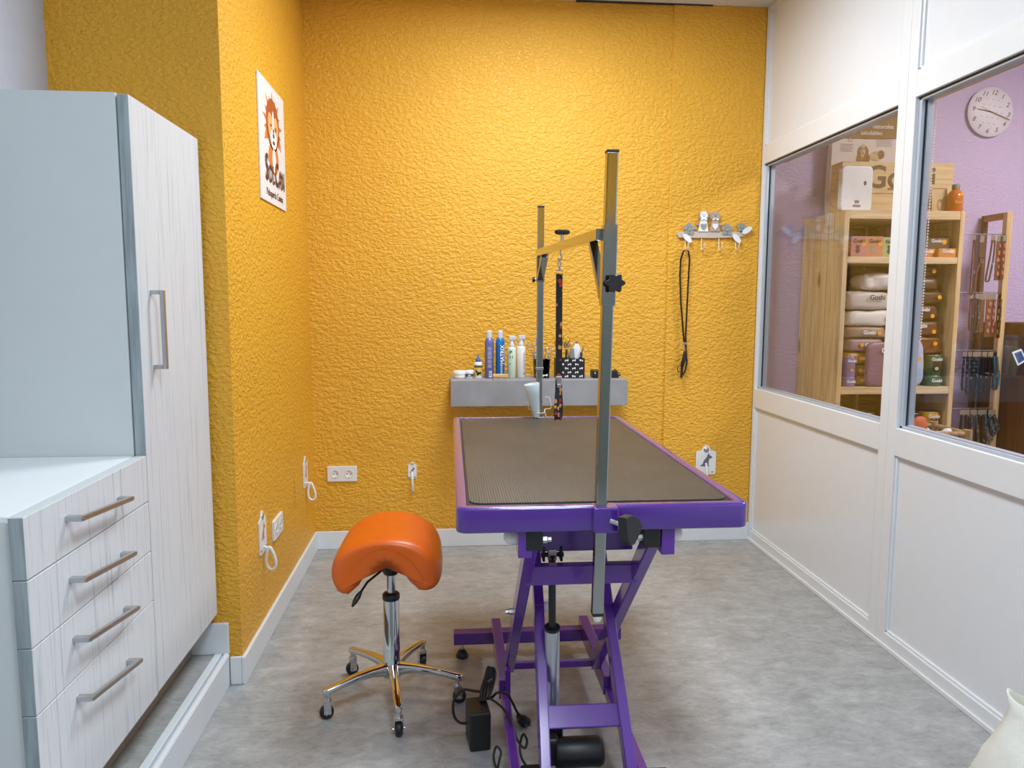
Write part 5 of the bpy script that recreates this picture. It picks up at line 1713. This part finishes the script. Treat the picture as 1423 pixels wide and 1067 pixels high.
def plush(label, x, y, blobs):
    t = thing('plush_toy', label, 'plush toy', (x, y, tz), group='plush toys in the log bin')
    for k, (dx, dy, dz, sx_, sy_, sz_, mm) in enumerate(blobs):
        sub(('body', 'head', 'ear', 'paw', 'paw')[k % 5], MB(mm).pillow((x + dx, y + dy, tz + dz), (sx_, sy_, sz_), 0.9, 0.9, 0.006, k + 1, nu=20, nv=12), t)


px1 = at(1270, 590, 'y', 2.98)
plush('orange and white plush toy in the log bin beside the white window post', px1.x, 2.98, ((0.0, 0, 0.036, 0.12, 0.10, 0.070, PL_W), (-0.035, 0, 0.078, 0.062, 0.06, 0.056, PL_W), (0.028, 0, 0.085, 0.068, 0.05, 0.075, PL_O), (0.060, 0, 0.040, 0.03, 0.04, 0.062, PL_W)))
px2 = at(1310, 600, 'y', 3.0)
plush('white fluffy plush toy in the log bin under the yellow can', px2.x, 3.0, ((0.0, 0, 0.025, 0.11, 0.09, 0.048, PL_W), (0.03, 0, 0.046, 0.06, 0.05, 0.040, PL_W), (-0.045, 0, 0.028, 0.05, 0.05, 0.038, PL_O)))
px3 = at(1212, 582, 'y', 2.98)
plush('beige plush cushion in the log bin behind the left window', px3.x, 2.98, ((0.0, 0, 0.045, 0.12, 0.09, 0.088, pm('plush_beige', (206, 176, 124), 0.9, bump=0.4, bscale=220)),))

# blind and its bead chain behind the right-hand window
rb = thing('roller_blind', 'rolled-up beige roller blind with a white bead chain above the shop side of the windows', 'blind', (1.69, 2.55, 1.95))
sub('bottom_bar', MB(pm('blind_beige', (196, 178, 150), 0.6)).box((1.668, 1.40, 1.958), (1.690, 3.70, 1.985), 0.004), rb)
sub('roll', MB(pm('blind_beige', (196, 178, 150), 0.6)).tube([(1.69, 1.40, 2.02), (1.69, 3.70, 2.02)], 0.03, 20), rb)
m = MB(WHITE)
for k in range(86):
    zz = 2.0 - k * 0.0104
    for dy in (-0.016, 0.016 - 0.0):
        yy = 2.552 + dy * (1 - k / 170)
        m.lathe([(0, -0.0036), (0.0032, -0.0018), (0.0032, 0.0018), (0, 0.0036)], (1.69, yy, zz), 6)
m.tube([(1.69, 2.536 + 0.0, 2.0), (1.69, 2.5445, 1.11), (1.69, 2.552, 1.102), (1.69, 2.5600, 1.11), (1.69, 2.568, 2.0)], 0.0006, 5)
o = sub('bead_chain', m, rb, 'white bead chain')
o['kind'] = 'stuff'

# clock
ck = thing('wall_clock', 'round white wall clock with black numerals on the lilac shop wall', 'clock', (2.782, YB, 2.115))
Mc = facing_cam((2.782, YB - 0.0005, 2.239)) @ Matrix.Rotation(math.radians(-8), 4, 'Z')
FACE = pm('clock_face', (226, 222, 232), 0.5, var=0.02)
m = MB(FACE).lathe([(0.110, 0.0), (0.110, 0.012), (0.124, 0.014), (0.1245, 0.017), (0.123, 0.019), (0, 0.019)], (0, 0, 0), 56, Mc)
sub('face', m, ck)
m = MB(INK)
for k in range(1, 13):
    a = PI / 2 - k * PI / 6
    m.text(str(k), 0.034, Mc @ Matrix.Translation((0.097 * math.cos(a), 0.097 * math.sin(a), 0.019)), 0.0006, shear=0.25)
for k in range(60):
    a = k * PI / 30
    m.prism(ell(0.117 * math.cos(a), 0.117 * math.sin(a), 0.0012, 0.0012, 6), Mc @ Matrix.Translation((0, 0, 0.019)), 0.0005)
sub('numerals', m, ck, 'black numerals')
m = MB(pm('clock_print', (202, 176, 178), 0.6))
for i in range(5):
    for j in range(5):
        x, y = -0.06 + i * 0.03 + (0.015 if j % 2 else 0), -0.06 + j * 0.03
        if x * x + y * y < 0.0062:
            m.prism([(x - 0.006, y), (x + 0.006, y), (x + 0.004, y + 0.004), (x - 0.003, y + 0.005)], Mc @ Matrix.Translation((0, 0, 0.019)), 0.0004)
sub('pattern', m, ck, 'faint printed pattern')
Mh = facing_cam((2.782, YB - 0.0005, 2.239))


def hand(name, ang, L, w, z, mat, tail=0.02):
    c, s = math.cos(ang), math.sin(ang)
    m = MB(mat).prism([(-tail * c + w * s, -tail * s - w * c), (L * c + w * 0.5 * s, L * s - w * 0.5 * c), (L * c - w * 0.5 * s, L * s + w * 0.5 * c), (-tail * c - w * s, -tail * s + w * c)], Mh @ Matrix.Translation((0, 0, z)), 0.001)
    return sub(name, m, ck)


hand('hour_hand', math.radians(170), 0.078, 0.0026, 0.021, INK, 0.01)
hand('minute_hand', math.radians(-20), 0.112, 0.0022, 0.0225, INK, 0.012)
hand('second_hand', math.radians(-24), 0.105, 0.001, 0.024, pm('brass_hand', (176, 140, 80), 0.4, 0.5), 0.06)

# rack of leads and collars
ryF, ryR = 3.55, 3.735
rx0, rx1 = 2.408, 2.775
kr2 = thing('lead_rack', 'wooden side frame with four metal rods of pet leads next to the pine shelf unit', 'rack', (2.6, 3.65, 0))
sub('post', MB(PINE).box((rx1, ryF, 0), (rx1 + 0.030, ryF + 0.030, 1.712), 0.002), kr2)
sub('post', MB(BROWN_WOOD).box((rx1, ryR - 0.02, 0), (rx1 + 0.026, ryR, 1.712), 0.002), kr2)
sub('post', MB(PINE).box((rx0 - 0.008, ryF, 0), (rx0, ryF + 0.03, 1.60), 0.001), kr2)
sub('top_rail', MB(grain('rail_wood', (176, 130, 84), (150, 104, 62), (9, 0.6, 9), 6)).box((rx1, ryF + 0.0305, 1.680), (rx1 + 0.026, ryR - 0.0205, 1.712), 0.002), kr2)
ROD = []
for zz in (1.602, 1.312, 1.020, 0.722):
    ROD.append(zz)
    sub('rod', MB(STEEL).tube([(rx0, ryF + 0.012, zz), (rx1, ryF + 0.012, zz)], 0.003, 10), kr2, 'metal rod')

CARD = pm('hang_card', (150, 126, 96), 0.6, var=0.15)
CARD_D = pm('dark_hang_card', (70, 62, 58), 0.6, var=0.2)
CARD_C = pm('clear_hang_tab', (146, 132, 118), 0.4)
yr = ryF + 0.012
kinds = {}


def lead(kind, u, row, L, label, group, mat, spots=None, w=0.016, loop=True, lean=0.0):
    """lead or collar hung from a rod by a hook card"""
    x = min(max(at(u, 500, 'y', yr).x, rx0 + 0.012), rx1 - 0.008)
    z = ROD[row]
    t = thing('pet_' + kind, label, 'pet ' + kind, (x, yr, z - L), 0.0, group=group)
    yo = -0.004 - 0.006 * (int(u) % 3)
    zz = L
    c = MB(CARD_C).box((-w * 0.7, yo - 0.001, zz - 0.040), (w * 0.7, yo, zz - 0.006), 0.0004)
    c.tube([(0, yo, zz - 0.008), (0, yo * 0.4, zz + 0.003), (0, 0.0, zz + 0.0046), (0, 0.0045, zz + 0.001)], 0.0009, 6)
    sub('hang_tab', c, t, 'clear hang tab')
    m = MB(mat)
    if kind == 'harness':
        m.box((-w, yo - 0.008, zz - 0.115), (w, yo - 0.002, zz - 0.04), 0.003)
        m.tube(pool([(-w * 0.2, yo - 0.005, zz - 0.115), (-w * 0.3, yo - 0.005, zz - 0.14), (-w * 1.3, yo - 0.006, zz - 0.19), (-w * 1.5, yo - 0.006, 0.005)], 4), 0, flat=(0.011, 0.002, (1, 0, 0)))
        m.tube(pool([(w * 0.2, yo - 0.005, zz - 0.115), (w * 0.3, yo - 0.005, zz - 0.14), (w * 0.6, yo - 0.006, zz - 0.17), (w * 0.7, yo - 0.006, 0.003)], 4), 0, flat=(0.011, 0.002, (1, 0, 0)))
        sub('straps', m, t)
        sub('ring', MB(STEEL).tube([(0.007 * math.cos(a), yo - 0.010, zz - 0.135 + 0.007 * math.sin(a)) for a in [2 * PI * i / 12 for i in range(12)]], 0.0012, 6, closed=True), t, 'metal ring')
    elif loop:
        m.tube(pool([(-w * 0.35, yo - 0.003, zz - 0.03), (-w * 0.5 + lean * 0.3, yo - 0.004, L * 0.5), (-w * 0.45 + lean, yo - 0.004, 0.012), (lean, yo - 0.006, 0.002), (w * 0.45 + lean, yo - 0.008, 0.012), (w * 0.5 + lean * 0.3, yo - 0.008, L * 0.5), (w * 0.35, yo - 0.005, zz - 0.03)], 4), 0, flat=(w * 0.75, 0.003, (0.9, 0.45, 0)))
        sub('strap', m, t)
        m = MB(STEEL).tube([(w * 0.3 + lean * 0.4, yo - 0.011, L * 0.40), (w * 0.45 + lean * 0.5, yo - 0.012, L * 0.34)], 0.0035, 8)
        sub('clip', m, t, 'metal clip')
    else:
        m.box((-w * 0.6 + lean * 0.5, yo - 0.006, 0.002), (w * 0.6 + lean * 0.5, yo - 0.002, zz - 0.034), 0.001)
        sub('card', m, t)
        if spots:
            m = MB(spots)
            for k in range(5):
                m.prism(ell(lean * 0.5 + w * 0.2 * math.sin(k * 2.1), L * (0.15 + 0.15 * k), w * 0.32, L * 0.05, 12), facing_cam((0, yo - 0.006, 0)), 0.003)
            sub('toy', m, t, 'bright packaged toy')
    return t


BRS = pm('brown_strap', (92, 64, 46), 0.6, var=0.15)
MAS = pm('maroon_strap', (96, 50, 50), 0.6, var=0.15)
BKS = pm('black_strap', (34, 34, 40), 0.6, var=0.2)
NVS = pm('navy_strap', (36, 46, 66), 0.6, var=0.2)
TES = pm('teal_strap', (60, 110, 124), 0.6, var=0.2)
BLP = dots('blue_printed_strap', (40, 60, 76), [(120, 190, 216), (70, 140, 180), (180, 210, 220)], 90, 0.3)
GRP = dots('grey_printed_strap', (60, 62, 70), [(170, 176, 184), (110, 116, 128)], 100, 0.25)
BRC = pm('brown_card', (110, 74, 50), 0.55, var=0.15)
TOY1 = pm('toy_red', (196, 110, 90), 0.5)
TOY2 = pm('toy_yellow', (206, 180, 90), 0.5)
g1 = 'leads on the top rod of the rack'
lead('lead', 1341, 0, 0.30, 'long dark lead at the shelf end of the top rod', g1, MAS, w=0.010)
lead('harness', 1351, 0, 0.29, 'brown harness with a wide tab on the top rod', g1, BRS, w=0.016)
lead('lead', 1366, 0, 0.235, 'brown lead third from the shelf end of the top rod', g1, BRS, w=0.017, lean=-0.020)
lead('toy', 1377, 0, 0.23, 'wide brown carded toy in the middle of the top rod', g1, BRC, TOY1, w=0.026, loop=False, lean=-0.012)
lead('toy', 1385, 0, 0.225, 'narrow carded toy with red spots on the top rod', g1, MAS, TOY1, w=0.015, loop=False, lean=-0.010)
lead('toy', 1393, 0, 0.225, 'carded toy with yellow spots next to the wooden frame on the top rod', g1, CARD, TOY2, w=0.018, loop=False, lean=-0.010)
g2 = 'leads on the second rod of the rack'
for k, (u, kind, mm, sp, w, L, lab) in enumerate(((1342, 'lead', MAS, None, 0.014, 0.19, 'maroon lead at the shelf end of the second rod'), (1349, 'lead', GRP, None, 0.016, 0.20, 'grey patterned lead second from the shelf on the second rod'),
                                                  (1357, 'toy', BRC, None, 0.020, 0.20, 'plain brown card third from the shelf on the second rod'), (1366, 'toy', BRC, TOY1, 0.026, 0.225, 'wide brown card fourth from the shelf on the second rod'),
                                                  (1374, 'toy', MAS, TOY1, 0.014, 0.225, 'narrow maroon card in the middle of the second rod'), (1381, 'toy', MAS, TOY1, 0.014, 0.23, 'narrow maroon card third from the frame on the second rod'),
                                                  (1387, 'lead', MAS, None, 0.013, 0.21, 'maroon lead second from the frame on the second rod'), (1393, 'toy', BRC, TOY2, 0.020, 0.23, 'brown card with yellow spots next to the frame on the second rod'))):
    lead(kind, u, 1, L, lab, g2, mm, sp, w, loop=(kind == 'lead'))
g3 = 'collars on the third rod of the rack'
names = ('first', 'second', 'third', 'fourth', 'fifth', 'sixth', 'seventh', 'eighth', 'ninth')
for k, (u, mm, L, ln, col) in enumerate(((1333, BKS, 0.20, 0, 'black'), (1339, BKS, 0.22, 0.0, 'black'), (1346, NVS, 0.20, 0.004, 'navy'), (1353, BKS, 0.21, 0.004, 'black'), (1360, BKS, 0.215, 0.0, 'black'), (1367, BKS, 0.19, 0.006, 'black'), (1375, NVS, 0.20, 0.006, 'navy'), (1384, TES, 0.18, 0.012, 'teal'), (1392, TES, 0.15, 0.022, 'teal'))):
    lead('collar', u + 6, 2, L, '%s collar, %s from the shelf on the third rod of the lead rack' % (col, names[k]), g3, mm, w=0.020, lean=ln)
g4 = 'harnesses on the lowest visible rod of the rack'
for k, (u, mm, L, ln, col) in enumerate(((1342, BKS, 0.24, 0.0, 'black'), (1350, GRP, 0.22, 0.012, 'grey patterned'), (1357, GRP, 0.18, 0.014, 'grey patterned'), (1366, BKS, 0.26, 0.02, 'black'), (1377, BLP, 0.17, 0.020, 'blue patterned'), (1386, BLP, 0.14, 0.020, 'blue patterned'), (1394, BLP, 0.12, 0.022, 'blue patterned'))):
    lead('collar', u, 3, L, '%s collar, %s from the shelf on the lowest visible rod of the lead rack' % (col, names[k]), g4, mm, w=0.028, lean=ln)

# brown display cabinet at the right edge
dx0 = 2.83
dk = thing('display_cabinet', 'brown wooden display cabinet at the right edge behind the lead rack', 'cabinet', (3.2, 3.5, 0))
sub('side_board', MB(BROWN_WOOD).box((dx0, 3.34, 0), (dx0 + 0.02, 3.742, 1.16), 0.002), dk)
sub('side_board', MB(BROWN_WOOD).box((3.60, 3.34, 0), (3.62, 3.742, 1.16), 0.002), dk)
sub('back_board', MB(BROWN_WOOD).box((dx0 + 0.021, 3.725, 0), (3.599, 3.742, 1.16)), dk)
for zz in (0.05, 0.60, 0.86):
    sub('shelf_board', MB(BROWN_WOOD).box((dx0 + 0.021, 3.34, zz), (3.599, 3.724, zz + 0.03), 0.002), dk)
sub('door', MB(BROWN_WOOD).box((dx0 + 0.022, 3.342, 0.081), (3.598, 3.36, 0.599), 0.002), dk)
tag(MB(pm('orange_box', (168, 84, 40), 0.5)).box((dx0 + 0.024, 3.36, 0.6305), (3.1, 3.60, 0.74), 0.004).build('toy_box'), 'rust-orange box on the lower shelf of the brown display cabinet', 'box')
tag(MB(pm('blue_pack', (70, 110, 176), 0.5, var=0.3)).pillow((dx0 + 0.16, 3.48, 0.772), (0.26, 0.2, 0.062), 0.5, 0.5, 0.006, 3).build('toy_packet'), 'blue toy packet lying on the rust-orange box', 'packet')
t = thing('toy_bag', 'yellow toy bag with a white-edged blue diamond in the brown display cabinet', 'bag', (dx0 + 0.11, 3.42, 0.8905))
sub('bag', MB(pm('yellow_bag', (214, 176, 70), 0.5)).pillow((dx0 + 0.11, 3.42, 0.985), (0.16, 0.09, 0.188), 0.6, 0.5, 0.006, 5), t)
dd = at(1415, 496, 'y', 3.355)
F = facing_cam((dd.x + 0.012, 3.370, dd.z)) @ Matrix.Rotation(-0.25, 4, 'Z')
m = MB(INK_WHITE).prism([(-0.040, 0.012), (0.0, 0.040), (0.046, -0.006), (0.010, -0.042)], F, 0.004)
m.use(pm('blue_diamond', (60, 84, 130), 0.5)).prism([(-0.029, 0.010), (0.001, 0.030), (0.034, -0.005), (0.009, -0.031)], F @ Matrix.Translation((0, 0, 0.004)), 0.001)
sub('tag', m, t, 'white-edged blue diamond tag')
